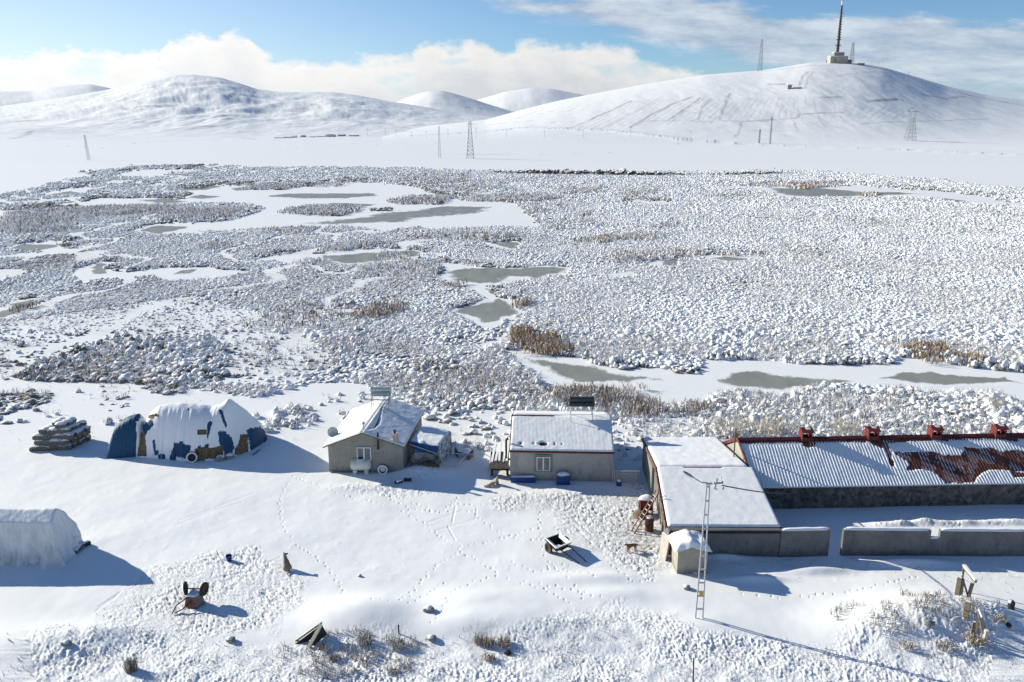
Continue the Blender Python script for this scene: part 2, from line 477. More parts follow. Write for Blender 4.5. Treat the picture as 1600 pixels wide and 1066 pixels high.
PONDS = [[(412,307),(450,302),(585,302),(592,306),(540,310),(469,310)],
 [(476,349),(562,339),(600,332),(647,329),(698,322),(773,323),(769,331),(718,336),(651,342),(635,346),(600,348),(540,351)],
 [(472,321),(525,317),(585,319),(577,323),(510,322)],[(277,296),(326,289),(349,291),(322,297),(285,298)],[(292,309),(311,304),(349,307),(319,311)],
 [(210,313),(262,310),(300,315),(262,319)],[(60,307),(112,298),(127,302),(75,308)],[(0,321),(37,319),(75,321),(37,325),(0,326),(-60,325)],
 [(214,360),(244,352),(292,354),(289,358),(247,366)],[(7,390),(30,382),(75,382),(97,384),(67,391),(30,394)],
 [(139,424),(150,411),(169,412),(165,427),(146,429)],[(270,429),(285,422),(311,420),(300,427)],
 [(499,399),(560,396),(600,394),(635,391),(665,393),(655,401),(616,407),(600,408),(560,412),(530,412),(510,404)],
 [(695,423),(730,419),(797,419),(836,416),(884,419),(882,427),(836,435),(805,431),(773,441),(730,443),(706,439)],
 [(706,486),(758,472),(773,465),(797,476),(815,490),(785,498),(758,506),(738,498)],[(758,449),(781,455),(777,461),(765,459)],
 [(762,379),(811,378),(807,390),(781,385)],
 [(815,557),(844,561),(876,565),(923,569),(955,581),(978,587),(1037,589),(1033,593),(982,597),(899,599),(892,593),(868,581),(836,573)],
 [(1119,593),(1150,581),(1183,579),(1236,589),(1323,594),(1344,597),(1286,603),(1224,608),(1174,607),(1137,601)],
 [(1377,591),(1418,581),(1451,579),(1480,586),(1575,589),(1600,599),(1640,603),(1554,598),(1496,601),(1447,600)],
 [(1199,294),(1265,294),(1294,294),(1348,300),(1406,300),(1447,303),(1364,306),(1265,308),(1224,305)],[(1459,308),(1513,314),(1496,317),(1467,313)],
 [(1029,415),(1045,404),(1061,405),(1059,415)],[(1108,403),(1133,401),(1187,405),(1141,408)],
 [(0,487),(22,474),(52,467),(54,476),(22,491),(11,497),(-60,497)],[(525,489),(566,485),(560,492),(530,493)],[(360,294),(386,292),(390,297),(367,298)]]
REED = [  # polygon, colour 0 grey-brown .. 1 orange, density, height
 ([(797,516),(821,514),(836,528),(876,543),(896,551),(876,557),(844,555),(813,543)],.95,1.2,1.7),
 ([(850,614),(876,606),(915,608),(947,608),(978,618),(1006,630),(1037,642),(1029,653),(986,655),(955,645),(876,634)],.62,1.15,1.5),
 ([(1037,642),(1073,632),(1100,637),(1120,650),(1053,650)],.7,1.1,1.4),
 ([(1403,545),(1426,541),(1463,545),(1496,558),(1538,562),(1533,573),(1505,570),(1472,562),(1430,554)],1.,1.2,1.6),
 ([(1224,289),(1290,285),(1323,285),(1290,292),(1265,296),(1228,294)],.9,.9,2.),([(1348,304),(1366,302),(1364,308),(1350,308)],.9,1,2.),
 ([(22,332),(150,324),(262,321),(285,332),(225,334),(150,337),(75,352),(0,356)],.45,.7,1.8),
 ([(262,332),(394,326),(375,338),(300,347),(262,345)],.40,.75,1.8),([(0,352),(110,355),(100,364),(0,364)],.35,.6,1.6),
 ([(730,307),(821,305),(876,309),(836,315),(734,315)],.7,.9,1.9),([(821,331),(852,319),(836,338)],.7,.9,1.8),
 ([(734,362),(813,370),(758,376),(639,370)],.55,.7,1.6),([(397,360),(495,356),(465,366)],.45,.7,1.6),
 ([(502,390),(585,377),(600,382),(525,394)],.55,.8,1.6),([(461,411),(517,405),(487,416)],.4,.8,1.5),
 ([(958,396),(1030,392),(1100,392),(1100,398),(966,413),(955,405)],.6,.6,1.5),([(892,376),(1026,364),(1018,372),(915,382)],.6,.6,1.5),
 ([(555,487),(600,472),(640,480),(600,499),(562,499)],.75,.7,1.3),([(22,484),(56,476),(37,491)],.8,1,1.4),
 ([(380,500),(470,470),(560,480),(500,520),(420,520)],.3,.22,1.1),([(640,560),(800,590),(850,640),(700,640)],.6,.25,1.0),
 ([(820,470),(830,478),(806,484),(800,476)],.8,1.,1.5),([(936,372),(955,368),(950,380),(930,382)],.9,.8,1.6),
 ([(1110,615),(1240,612),(1420,620),(1600,640),(1600,680),(1110,665)],.3,.16,.9),([(600,390),(690,420),(680,440),(560,430)],.5,.25,1.3),
]
for q in ISLE[:3]: REED.append((q, .42, 1.0, 1.7))
for x0, y0, w in ((655,283,60),(860,296,90),(960,300,70),(700,290,90),(620,278,120),(1180,290,40),(880,345,50),(900,335,40),(850,356,40),(1010,352,50),(980,372,60),(1120,398,40),(300,384,60),(120,330,90),(560,420,40),(690,446,40),(880,298,50),(480,288,60),(250,330,120)):
    REED.append(([(x0, y0), (x0 + w, y0 - w * .05), (x0 + w * .9, y0 + w * .06), (x0 + w * .2, y0 + w * .09)], .6, .55, 1.6))
MARSH = [(-500,345),(-100,312),(0,298),(60,284),(120,270),(200,261),(300,258),(420,261),(600,262),(760,266),(900,268),(1100,268),(1240,266),(1330,272),(1450,280),(1560,290),(1700,300),(2100,340),(2400,640),(2200,720),(1600,684),(1130,686),(1010,716),(962,724),(955,690),(800,690),(790,700),(720,705),(665,650),(620,620),(560,598),(480,600),(400,622),(330,612),(270,602),(200,598),(60,596),(0,592),(-400,600)]
SPARSE = [([(-400,470),(0,505),(100,490),(300,462),(450,500),(520,560),(470,600),(340,600),(360,560),(330,525),(130,540),(60,570),(20,592),(-400,600)],.34),
          ([(955,650),(1010,640),(1130,655),(1010,716),(955,724)],.5),([(665,640),(800,640),(800,700),(700,700)],.35)]
CLUMPS = [([(-60,618),(20,612),(80,612),(78,628),(40,640),(10,645),(0,660),(-60,655)],.8),([(110,605),(210,600),(215,640),(150,645)],.18),([(225,602),(290,600),(285,616),(235,616)],.7),
          ([(380,655),(480,630),(500,660),(420,680)],.45),([(500,610),(640,620),(560,660),(505,655)],.12),([(150,650),(215,655),(200,665),(150,665)],.3),([(-40,640),(120,640),(110,652),(0,665)],.15)]
SUN_EL, SUN_AZ = 22.0, 25.0   # azimuth: degrees beyond due left

def gpoly(p): return [G(x, y)[:2] for x, y in p]
def inany(polys, px, py):
    m = np.zeros(px.shape, bool)
    for q in polys: m |= pip(q, px, py)
    return m

# ------------------------------------------------------------------ terrain
def sil(pts):
    a = []
    for x, y in pts:
        dx, dy, dz = ray(x, y); a.append((dx / dy, dz / dy))
    a.sort(); a = np.array(a)
    t = np.linspace(a[0, 0], a[-1, 0], 1600); v = np.interp(t, a[:, 0], a[:, 1]); w = 14 / F
    n = max(1, int(w / (t[1] - t[0]))); k = np.exp(-np.linspace(-2, 2, 2 * n + 1) ** 2); k /= k.sum()
    v = np.convolve(np.pad(v, n, mode='edge'), k, 'valid')
    return np.stack([t, v], 1)
RIDGES = [  # silhouette, crest distance, foot distance, back width, noise
 (sil([(520,222),(560,213),(620,203),(700,194),(760,187),(815,172),(870,158),(920,148),(1000,133),(1100,117),(1190,110),(1235,103),(1265,98),(1290,97),(1330,98),(1352,100),(1380,105),(1420,117),(1480,135),(1540,148),(1600,157),(1750,172),(2000,186)]),1700,880,900,.010),
 (sil([(-500,180),(0,166),(60,158),(120,149),(170,140),(230,125),(270,118),(300,117),(340,120),(375,130),(400,139),(430,143),(480,145),(520,144),(560,149),(600,157),(640,163),(680,170),(720,177),(800,187),(900,196)]),3500,1150,1500,.06),
 (sil([(-400,150),(-100,145),(0,143),(50,142),(80,136),(110,133),(140,131),(170,137),(200,148),(260,165),(330,180)]),6000,4200,1500,.03),
 (sil([(560,184),(600,168),(625,157),(650,147),(670,142),(690,141),(710,146),(740,155),(770,165),(800,174),(840,182)]),5600,4000,1500,.03),
 (sil([(640,184),(700,172),(740,158),(790,143),(830,137),(860,138),(890,144),(915,149),(1000,165),(1100,184)]),9000,6500,2000,.02),
 (sil([(-500,196),(-100,196),(0,197),(60,196),(130,199),(190,202),(240,206),(330,212),(420,216),(520,222)]),1750,1000,900,.16),
]
BUMPS = [  # px, py, rx, ry, h  drifts and heaps near the houses
 (575,968,3.2,1.9,.55),(545,958,3.,1.6,.3),(760,965,3.6,2.0,.45),(735,940,2.2,1.2,.2),(830,985,4,1.6,.3),(925,905,2.6,.7,.22),(960,930,2.4,.8,.18),
 (1450,965,4.2,2.2,.75),(1400,985,3.5,1.6,.5),(1540,975,3,1.6,.5),(1180,905,1.6,.35,.25),(1280,892,2.0,.4,.3),(1420,880,2.6,.4,.28),
 (1385,820,1.0,.35,.15),(1410,819,.6,.3,.28),(1445,817,.8,.35,.35),(1475,819,.6,.3,.2),(1510,819,.9,.3,.3),(1545,819,.7,.3,.2),(1590,818,1.2,.35,.3),(655,738,1.6,.8,.5),(690,742,1.8,.7,.3),
 (870,775,4.,.8,.12),(1130,870,1.5,.3,.2),(560,762,2.5,.6,.12),(30,1010,4,2,.4),(150,995,2.5,1.2,.35),(705,985,2,1.,.2),(1100,985,3,1.5,.2),
]
BUMPS = [(*G(a, b)[:2], c, d, e) for a, b, c, d, e in BUMPS]
ROUGH = [(-300,1010),(0,1005),(60,985),(150,975),(330,1003),(440,1003),(520,990),(640,995),(700,1002),(740,990),(800,990),(870,962),(960,950),(1030,960),(1100,988),(1200,1003),(1300,1003),(1360,965),(1440,935),(1560,948),(1600,955),(1900,950),(2200,1500),(800,1900),(-800,1500)]
TRAMP = [[(150,960),(190,915),(240,885),(330,858),(400,856),(440,878),(482,905),(477,945),(430,985),(350,1005),(200,1000),(150,980)],
         [(770,772),(900,766),(990,770),(1020,790),(1048,860),(1055,890),(1010,908),(960,880),(905,860),(880,835),(850,800),(770,800)],
         [(515,762),(560,752),(660,756),(705,772),(640,778),(560,772)],[(1355,822),(1370,812),(1450,806),(1520,809),(1700,804),(1700,826)],[(1110,875),(1200,868),(1300,872),(1240,885),(1120,890)],[(640,735),(700,735),(710,750),(650,752)]]
ROUGHG, TRAMPG = gpoly(ROUGH), [gpoly(p) for p in TRAMP]
STRAWG = [(gpoly([(980,755),(1008,745),(1030,800),(1045,850),(1010,880),(960,840)]), .95), (gpoly(TRAMP[1]), .28), (gpoly([(240,930),(330,900),(340,960),(270,990)]), .25),
          (gpoly([(1290,960),(1420,930),(1560,955),(1560,1000),(1330,1005)]), .42), (gpoly([(740,985),(800,985),(800,1030),(740,1030)]), .5), (gpoly([(440,1000),(700,1000),(640,1066),(440,1066)]), .3),
          (gpoly([(850,985),(920,985),(900,1030),(840,1030)]), .35)]
TRACKS = [  # walked lines (px)
 [(458,745),(440,772),(437,795),(445,832),(470,856),(495,870),(515,890),(530,912),(538,938)],
 [(458,745),(495,757),(520,768),(560,780),(590,786),(630,797),(655,812),(690,840),(705,850),(720,862)],
 [(720,862),(690,878),(670,895),(655,912),(640,935),(625,945),(608,950)],[(608,950),(570,948),(520,950),(470,953)],
 [(720,862),(745,875),(775,895),(805,910),(850,922),(900,950)],[(775,900),(740,910),(712,925),(697,950),(690,965),(675,985),(660,990)],
 [(745,805),(770,825),(795,838),(830,845),(860,840)],[(720,855),(755,848),(790,840),(830,828),(850,822)],[(700,785),(745,790),(790,786),(840,785)],
 [(845,800),(843,830),(848,860),(862,885),(880,900),(905,925),(912,945)],[(855,888),(880,885),(900,880)],[(820,912),(870,918),(915,930),(960,942)],
 [(600,775),(640,795),(700,800),(760,798)],[(560,770),(610,775),(660,790),(680,800)],[(985,865),(1010,885),(1020,900),(1010,912)],[(950,880),(990,912),(1030,905)],
 [(800,880),(835,895),(870,890),(940,905)],[(690,800),(720,775),(740,765)],[(1290,930),(1340,925),(1380,915),(1440,900)],[(1160,930),(1230,935),(1290,930)],
 [(838,745),(860,790),(880,800)],[(640,952),(660,938),(700,905)],[(930,800),(900,830),(880,840)],[(960,790),(930,825),(920,860)],
]
RUTS = [[(668,816),(725,797)],[(680,829),(745,810)],[(700,822),(712,845)],[(712,790),(706,818)],[(745,795),(743,808)],[(930,812),(920,822),(960,850)],[(275,822),(330,800),(380,785)],[(280,815),(335,795),(400,770)],
        [(335,905),(375,895),(420,880),(440,870)],[(330,930),(325,975),(322,990)],[(313,935),(303,975),(300,995)],[(150,955),(185,930)],[(155,948),(190,925)],[(895,820),(925,850)],[(902,816),(930,842)]]

def polyd(poly, x, y):
    """soft inside measure in metres: >0 inside"""
    d = dist_poly(poly, x, y); return np.where(pip(poly, x, y), d, -d)

def hills_z(x, y):
    t = x / y
    z = np.zeros_like(x)
    for s, R, rf, bw, nz in RIDGES:
        m = y > rf
        if not m.any(): continue
        tt = t[m]; yy = y[m]; xx = x[m]
        zc = CH + R * np.interp(tt, s[:, 0], s[:, 1])
        edge = np.interp(tt, s[:, 0], s[:, 1], left=-1, right=-1)
        zc = np.maximum(zc, 0)
        up = np.clip((yy - rf) / (R - rf), 0, 1)
        b = np.where(yy < R, .62 * sstep(0, 1, up) + .38 * (1 - (1 - up) ** 2) * up, 1 - sstep(0, 1, (yy - R) / bw) * .8)
        n = fbm(xx / (R * .09), yy / (R * .13), 5, int(R)) * zc * nz * 2.2 * np.sin(np.pi * np.clip(up, 0, .93)) 
        n += fbm(xx / (R * .02), yy / (R * .05), 4, int(R) + 5) * zc * nz * .9 * np.sin(np.pi * np.clip(up, 0, .95))
        z[m] = np.maximum(z[m], zc * b + n * (yy < R))
    return z

def near_z(x, y, detail=True):
    z = .16 * fbm(x / 14, y / 10, 3, 3) * (1 - sstep(52, 62, y)) + .05 * fbm(x / 3, y / 3, 3, 5) * (1 - .5 * sstep(60, 70, y))
    for bx, by, rx, ry, h in BUMPS:
        z = z + h * np.exp(-((x - bx) / rx) ** 2 - ((y - by) / ry) ** 2)
    z = z + .9 * np.exp(-((y - 29) / 5.) ** 2) * 0
    return z

NX, XT = 1300, .68
ys_px = np.arange(1068, 222, -1.3)
Yn = np.array([G(800, y)[1] for y in ys_px])
Yr = np.concatenate([np.arange(8, 24, .5), np.arange(24, Yn[0] - .05, .1), Yn, [Yn[-1] + 10]])
yy = [Yr[-1]]
while yy[-1] < 1800: yy.append(yy[-1] * 1.0042)
while yy[-1] < 14000: yy.append(yy[-1] * 1.014)
Yr = np.concatenate([Yr, yy[1:]])
Tc = np.concatenate([-np.geomspace(.70, 2.2, 40)[::-1], np.linspace(-XT, XT, NX), np.geomspace(.70, 2.2, 40)])
NR, NC = len(Yr), len(Tc)
XX = Yr[:, None] * Tc[None, :]; YY = np.repeat(Yr[:, None], NC, 1)
ZZ = np.zeros_like(XX); SOIL_SHADE = np.zeros_like(XX); STRAW = np.zeros_like(XX); RGH = np.zeros_like(XX); STUB = np.zeros_like(XX)
jn = int(np.searchsorted(Yr, 66)); jm = int(np.searchsorted(Yr, 560)); jh = int(np.searchsorted(Yr, 860))
# near ground
x, y = XX[:jn], YY[:jn]
z = near_z(x, y)
rd = polyd(ROUGHG, x, y) + 1.6 * fbm(x / 2.5, y / 2.5, 3, 11)
rm = sstep(-.6, 1.2, rd)
c1 = pn(x * 1.1, y * 1.1, 21); c2 = pn(x * 2.9, y * 2.9, 22); c3 = pn(x * 6.3, y * 6.3, 23)
c4 = pn(x * 11, y * 11, 24); c5 = pn(x * 4.4 + c1, y * 4.4, 25); lf = np.clip(.55 + 1.3 * fbm(x / 5, y / 4, 3, 26), .15, 1.3)
z += rm * (.06 * c1 + lf * (.04 * np.maximum(c2, -.15) + .06 * np.maximum(c5, -.1) * (1 + c1) + .06 * c3 + .03 * c4))
RGH[:jn] = rm * .8
for p in TRAMPG:
    td = polyd(p, x, y) + 1.2 * fbm(x / 2., y / 2., 3, 31)
    tm = sstep(-.3, .9, td)
    # overlapping hoof and boot prints
    a = pn(x * 2.8 + 1.2 * y, y * 3.8, 32); b_ = pn(x * 6.0 + y, y * 7.5, 33); lf = np.clip(.75 + 1.2 * fbm(x / 3, y / 3, 2, 36), .25, 1.2)
    z += tm * lf * (.06 * a - .085 * np.maximum(b_, 0) + .03 * pn(x * 12, y * 12, 34))
    RGH[:jn] = np.maximum(RGH[:jn], tm)
for p, k in STRAWG:
    STRAW[:jn] = np.maximum(STRAW[:jn], k * sstep(-.5, 1.2, polyd(p, x, y) + 1.5 * fbm(x / 2, y / 2, 3, 41)))
# lightly marked snow in the middle of the yard
z += .02 * np.maximum(0, -pn(x * 1.7, y * 2.4, 35) - .25) * (y > 44)
ZZ[:jn] = z
def stamp(cx, cy, r, dz, rim=.25):
    j0, j1 = np.searchsorted(Yr, [cy - 2.2 * r, cy + 2.2 * r]); i0, i1 = np.searchsorted(Tc, [(cx - 2.2 * r) / cy, (cx + 2.2 * r) / cy])
    if j1 > j0 and i1 > i0:
        d = np.hypot(XX[j0:j1, i0:i1] - cx, YY[j0:j1, i0:i1] - cy) / r
        ZZ[j0:j1, i0:i1] += -dz * np.exp(-d ** 2 * 1.2) + rim * dz * np.exp(-((d - 1.35) / .35) ** 2)
def along(pts, step):
    g = [Vector(G(*p)) for p in pts]; out = []
    for a, b in zip(g[:-1], g[1:]):
        n = max(1, int((b - a).length / step))
        for k in range(n): out.append((a.lerp(b, k / n), (b - a).normalized()))
    return out
for tr in TRACKS:
    for k, (p, d) in enumerate(along(tr, .40)):
        s = (-1) ** k * .06
        if random.random() < .06: continue
        stamp(p.x - d.y * s + random.uniform(-.06, .06), p.y + d.x * s + random.uniform(-.07, .07), random.uniform(.05, .08), random.uniform(.04, .09), .1)
for tr in RUTS:
    for p, d in along(tr, .1): stamp(p.x, p.y, .09, .022, .3)
# marsh floor and far plain
x, y = XX[jn:jh], YY[jn:jh]
ZZ[jn:jh] = near_z(x, y) * (1 - sstep(64, 72, y)) - .02
ZZ[jn:jh] += .25 * fbm(x / 60, y / 40, 3, 51) * sstep(560, 640, y) * (y < 860)
STRAW[jn:jh] = np.where(y < 470, .30 * sstep(-.2, .4, fbm(x / 9, y / 9, 3, 52)) * pip(MARSH, *proj(x, y, 0)) * ~inany(WHITE, *proj(x, y, 0)), 0)
STUB[jn:jh] = .3 * sstep(480, 560, y)
# hills
x, y = XX[jh:], YY[jh:]
ZZ[jh:] = hills_z(x, y) + .25 * fbm(x / 60, y / 40, 3, 51) * (1 - sstep(900, 1300, y))
STUB[jh:] = .30 + .3 * np.clip(fbm(x / 240, y / 160, 4, 61), -.6, 1)

def march(px, py, y0=560.):
    dx, dy, dz = ray(px, py)
    yv = np.geomspace(y0, 11000, 2500); xv = dx / dy * yv; zv = CH + dz / dy * yv
    h = np.where(yv > 860, hills_z(xv, yv), 0)
    k = np.nonzero(zv <= h)[0]
    if len(k) == 0:
        k = [int(np.argmin(zv - h + np.where(yv < 900, 50, 0)))]
    k = k[0]; return float(xv[k]), float(yv[k]), float(h[k])

LINES = [  # field banks, ditches, tracks and some painted hill shade on the slopes: photo line, strength, width
 ([(886,202),(935,181),(987,158)],.75,2.2),([(937,202),(985,178),(1037,150)],.35,1.6),([(986,199),(1017,180),(1050,163),(1082,151)],.7,2.2),([(1045,187),(1070,171),(1095,153)],.6,2.4),
 ([(1090,187),(1100,165),(1111,155)],.45,2.6),([(1124,187),(1132,165),(1141,146)],.6,2.8),([(1015,189),(1100,190),(1200,190)],.55,1.4),([(1159,190),(1152,210),(1147,215)],.4,2.2),
 ([(1150,190),(1248,184),(1251,179),(1316,176)],.65,1.6),([(1279,153),(1316,152)],.6,2.),([(1279,153),(1319,173)],.35,1.6),([(1355,159),(1375,157),(1402,155)],.85,3.),([(1367,119),(1420,142),(1470,166)],.5,2.2),
 ([(1248,138),(1253,122),(1263,112)],.5,2.2),([(1257,138),(1262,124),(1270,113)],.35,2.),([(1203,132),(1234,132)],.7,3.),([(1344,194),(1431,190),(1544,186)],.4,1.4),([(1276,180),(1291,200)],.3,1.8),([(1308,180),(1341,202)],.3,1.6),
 ([(1240,188),(1247,206)],.5,2.),([(1166,205),(1245,204)],.3,1.2),([(1440,148),(1470,153),(1500,160)],.4,2.5),([(1476,155),(1510,151),(1530,160)],.5,3.),([(1550,143),(1600,146)],.4,2.),([(1305,120),(1360,113),(1400,116)],.25,2.),
 ([(212,169),(240,167),(274,166)],.75,4.),([(0,190),(60,189)],.6,3.),([(20,217),(50,204)],.4,5.),([(580,182),(597,184)],.6,4.),([(540,189),(545,180)],.4,4.),([(437,233),(585,222)],.25,1.5),([(100,228),(185,232)],.3,1.2),([(0,266),(60,268)],.3,1.2),  # the broad rising line at far left is slope shade painted dark
 ([(120,185),(170,181)],.35,3.),([(200,225),(260,221),(350,217)],.5,4.),([(210,222),(300,217)],.35,3.),([(375,215),(400,218)],.6,3.),([(316,197),(347,198)],.5,2.5),([(400,165),(425,160)],.5,4.),([(405,175),(420,176)],.6,3.),([(450,170),(500,168)],.3,4.),([(720,181),(700,182)],.5,3.),  # the long scarp pair paints hillside shade together with mottled soil
 ([(800,186),(840,174),(870,163)],.35,2.),([(630,206),(650,203)],.8,3.5),([(576,213),(625,207)],.6,2.),([(860,214),(1000,205)],.22,1.2),
]
for k in range(30):
    f = k / 29; xa = 905 + f * 330; LINES.append(([(xa, 200 - f * 12), (xa + 45 - 40 * f, 178 - f * 6), (xa + 95 - 88 * f, 156 - 3 * f)], random.uniform(.16, .36), 1.4))
for k in range(14):
    f = k / 13; xa = 1255 + f * 150; LINES.append(([(xa, 182 + 4 * f), (xa - 14 + 60 * f, 165), (xa - 8 + 10 * f, 155)], random.uniform(.12, .28), 1.4))
for k in range(14):
    yy_ = random.uniform(222, 258); xa = random.uniform(0, 1500); LINES.append(([(xa, yy_), (xa + random.uniform(60, 220), yy_ + random.uniform(-5, 2))], random.uniform(.12, .3), 1.0))
for k in range(11): LINES.append(([(1160 + k * 9.5, 188), (1152 + k * 10.5, 168), (1149 + k * 11, 152)], .13, 1.5))
for k in range(60):
    a, b_ = random.uniform(0, 780), random.uniform(150, 205); LINES.append(([(a, b_), (a + random.uniform(10, 40), b_ + random.uniform(-4, 3))], random.uniform(.15, .4), random.uniform(2, 4)))
for k in range(26):
    a, b_ = random.uniform(800, 940), random.uniform(160, 205); b_ = max(b_, 190 - (a - 760) * .22 + 6); LINES.append(([(a, b_), (a + random.uniform(4, 14), b_ - random.uniform(0, 3))], random.uniform(.2, .45), 2.))
ja = int(np.searchsorted(Yr, 600)); 
hx, hy = XX[ja:], YY[ja:]
for pts, s, w in LINES:
    g = [march(*p) for p in pts]
    g = [(a, b / 4.) for a, b, c in g]
    xs = [q[0] for q in g]; yv = [q[1] * 4 for q in g]; rmean = sum(yv) / len(yv); mw = w * rmean / 1500 * 1.3
    j0, j1 = np.searchsorted(Yr[ja:], [min(yv) - 60 - mw * 12, max(yv) + 60 + mw * 12])
    if j1 <= j0: continue
    tt_ = [a_ / b2 for a_, b2 in zip(xs, yv)]; i0, i1 = np.searchsorted(Tc, [min(tt_) - (mw * 3 + 12) / min(yv), max(tt_) + (mw * 3 + 12) / min(yv)])
    if i1 <= i0: continue
    sx, sy = hx[j0:j1, i0:i1], hy[j0:j1, i0:i1]
    d = dist_poly(g, sx + 2.5 * pn(sx / 18, sy / 30, 71), sy / 4., closed=False)
    SOIL_SHADE[ja + j0:ja + j1, i0:i1] = np.maximum(SOIL_SHADE[ja + j0:ja + j1, i0:i1], s * np.exp(-(d / (.5 * mw)) ** 2) * np.clip(.85 + .7 * pn(sx / 14, sy / 40, 72), .3, 1))
# stony bank along the foot of the plain
bank = [G(x_, y_)[:2] for x_, y_ in ((640,215.5),(800,215.5),(950,219),(1100,224),(1250,229),(1400,234),(1600,243),(1900,258))]
d = dist_poly([(a, b / 3) for a, b in bank], hx, hy / 3, False)
SOIL_SHADE[ja:] = np.maximum(SOIL_SHADE[ja:], np.where((d < 4), .85 * sstep(.18, .5, pn(hx / 2.4, hy / 9, 73)), 0))
ZZ[ja:] += 1.1 * np.exp(-(d / 5) ** 2)

def terrain_part(name, j0, j1):
    V = np.stack([XX[j0:j1], YY[j0:j1], ZZ[j0:j1]], -1).reshape(-1, 3)
    lp, sz = gridfaces(j1 - j0, NC)
    lp = lp.reshape(-1, 4)[:, ::-1].ravel()
    at = dict(soil_shade=SOIL_SHADE[j0:j1].ravel(), straw=STRAW[j0:j1].ravel(), rough=RGH[j0:j1].ravel(), stub=STUB[j0:j1].ravel())
    return tag(npmesh(name, V, lp, sz, M['ground'], True, at), kind='structure')
terrain_part('snow_ground', 0, jh + 1)
terrain_part('snowy_hills', jh, NR)

def ground_z(x, y):
    j = int(np.clip(np.searchsorted(Yr, y), 1, NR - 1)); i = int(np.clip(np.searchsorted(Tc, x / y), 1, NC - 1))
    return float(ZZ[j, i])
def GZ(px, py):
    x, y, _ = G(px, py); z = ground_z(x, y); x, y, _ = G(px, py, z); return (x, y, ground_z(x, y))

# ------------------------------------------------------------------ frozen ponds
for k, p in enumerate(PONDS):
    g = gpoly(p); a = np.array(g); lo = a.min(0); hi = a.max(0); w = (hi - lo).max(); mar = .10 * (hi - lo).min() + .3
    nx = int(np.clip((hi[0] - lo[0]) / .35, 24, 110)); ny = int(np.clip((hi[1] - lo[1]) / .5, 24, 90))
    gx, gy = np.meshgrid(np.linspace(lo[0] - mar, hi[0] + mar, nx), np.linspace(lo[1] - mar, hi[1] + mar, ny), indexing='ij')
    wob = .05 * (hi - lo).min() + .25
    wx = gx + wob * fbm(gx / (wob * 5), gy / (wob * 5), 3, 81) * 2; wy = gy + wob * fbm(gx / (wob * 5), gy / (wob * 5), 3, 91) * 2
    sd = polyd(g, wx, wy) / (.22 * (hi - lo).min() + .35)
    keep = (sd[:-1, :-1] > -.55) | (sd[1:, 1:] > -.55)
    V = np.stack([gx, gy, np.full_like(gx, -.015)], -1).reshape(-1, 3)
    lp, sz = gridfaces(nx, ny, keep)
    tag(npmesh('frozen_pond', V, lp, sz, M['ice'], True, dict(edge=sd.ravel())), kind='structure')

# ------------------------------------------------------------------ marsh tussocks (beyond counting)
def candidates():
    out = []; Y = 57.
    while Y < 520:
        s = .56 if Y < 105 else max(.46, Y / 385); n = int(1.5 * Y / s)
        xs = (np.arange(n) - n / 2) * s + rng.uniform(-.42, .42, n) * s; yv = Y + rng.uniform(-.42, .42, n) * s
        out.append(np.stack([xs, yv, np.full(n, s)], 1)); Y += s * .92
    return np.concatenate(out)
C = candidates()
cpx, cpy = proj(C[:, 0], C[:, 1], 0)
far_ = sstep(80, 200, C[:, 1]); jx = 6 * fbm(C[:, 0] / 4, C[:, 1] / 4, 2, 101) * 60 / C[:, 1] + far_ * (14 * fbm(C[:, 0] / 16, C[:, 1] / 30, 3, 103) + rng.normal(0, 2.5, len(C))); jy = 2.4 * fbm(C[:, 0] / 4, C[:, 1] / 4, 2, 102) * 60 / C[:, 1] + far_ * (4.5 * fbm(C[:, 0] / 16, C[:, 1] / 30, 3, 104) + rng.normal(0, .8, len(C)))
ok = pip(MARSH, cpx + jx, cpy + jy)
den = np.where(ok, .97, 0.)
for p, k in SPARSE: den = np.where(ok & pip(p, cpx + jx, cpy + jy), k, den)
for p, k in CLUMPS: den = np.where(pip(p, cpx + jx, cpy + jy), np.maximum(den, k), den)
wh = inany(WHITE, cpx + jx, cpy + jy) & ~inany(ISLE, cpx, cpy)
den[wh] = 0
cl = fbm(C[:, 0] / 7, C[:, 1] / 7, 3, 111)
rg_ = np.abs(fbm(C[:, 0] / 26, C[:, 1] / 40, 3, 113)); den = np.where((C[:, 1] > 95), den * sstep(.012, .05, rg_ + .035 * sstep(700, 1000, cpx) - .022 * sstep(700, 400, cpx)), den)
den = np.where(C[:, 1] < 150, den * np.clip(1.12 + 1.3 * cl * (1.3 - den), 0.05, 1), den * np.clip(1.05 + .9 * cl, .25, 1))
C = C[rng.uniform(0, 1, len(C)) < den]
cpx, cpy = proj(C[:, 0], C[:, 1], 0)
N = len(C); S = C[:, 2]
rd_ = S * np.clip(rng.lognormal(-.74, .27, N), .2, .85); near = C[:, 1] < 115
small = inany([p for p, k in SPARSE] + [CLUMPS[1][0]], cpx, cpy)
rd_[small] *= .8
big = fbm(C[:, 0] / 22, C[:, 1] / 30, 3, 121)
hh = np.minimum(rd_ * rng.uniform(.6, 1.5, N), .6 + .25 * rng.uniform(0, 1, N)) * (1 + .35 * big)
hh = np.where(C[:, 1] > 105, hh * .66, hh * .84)
inreed = np.zeros(N); rcol = np.zeros(N)
for p, c, dn, h in REED:
    q = pip(p, cpx, cpy); inreed[q] = np.maximum(inreed[q], min(1, dn)); rcol[q] = np.maximum(rcol[q], c)
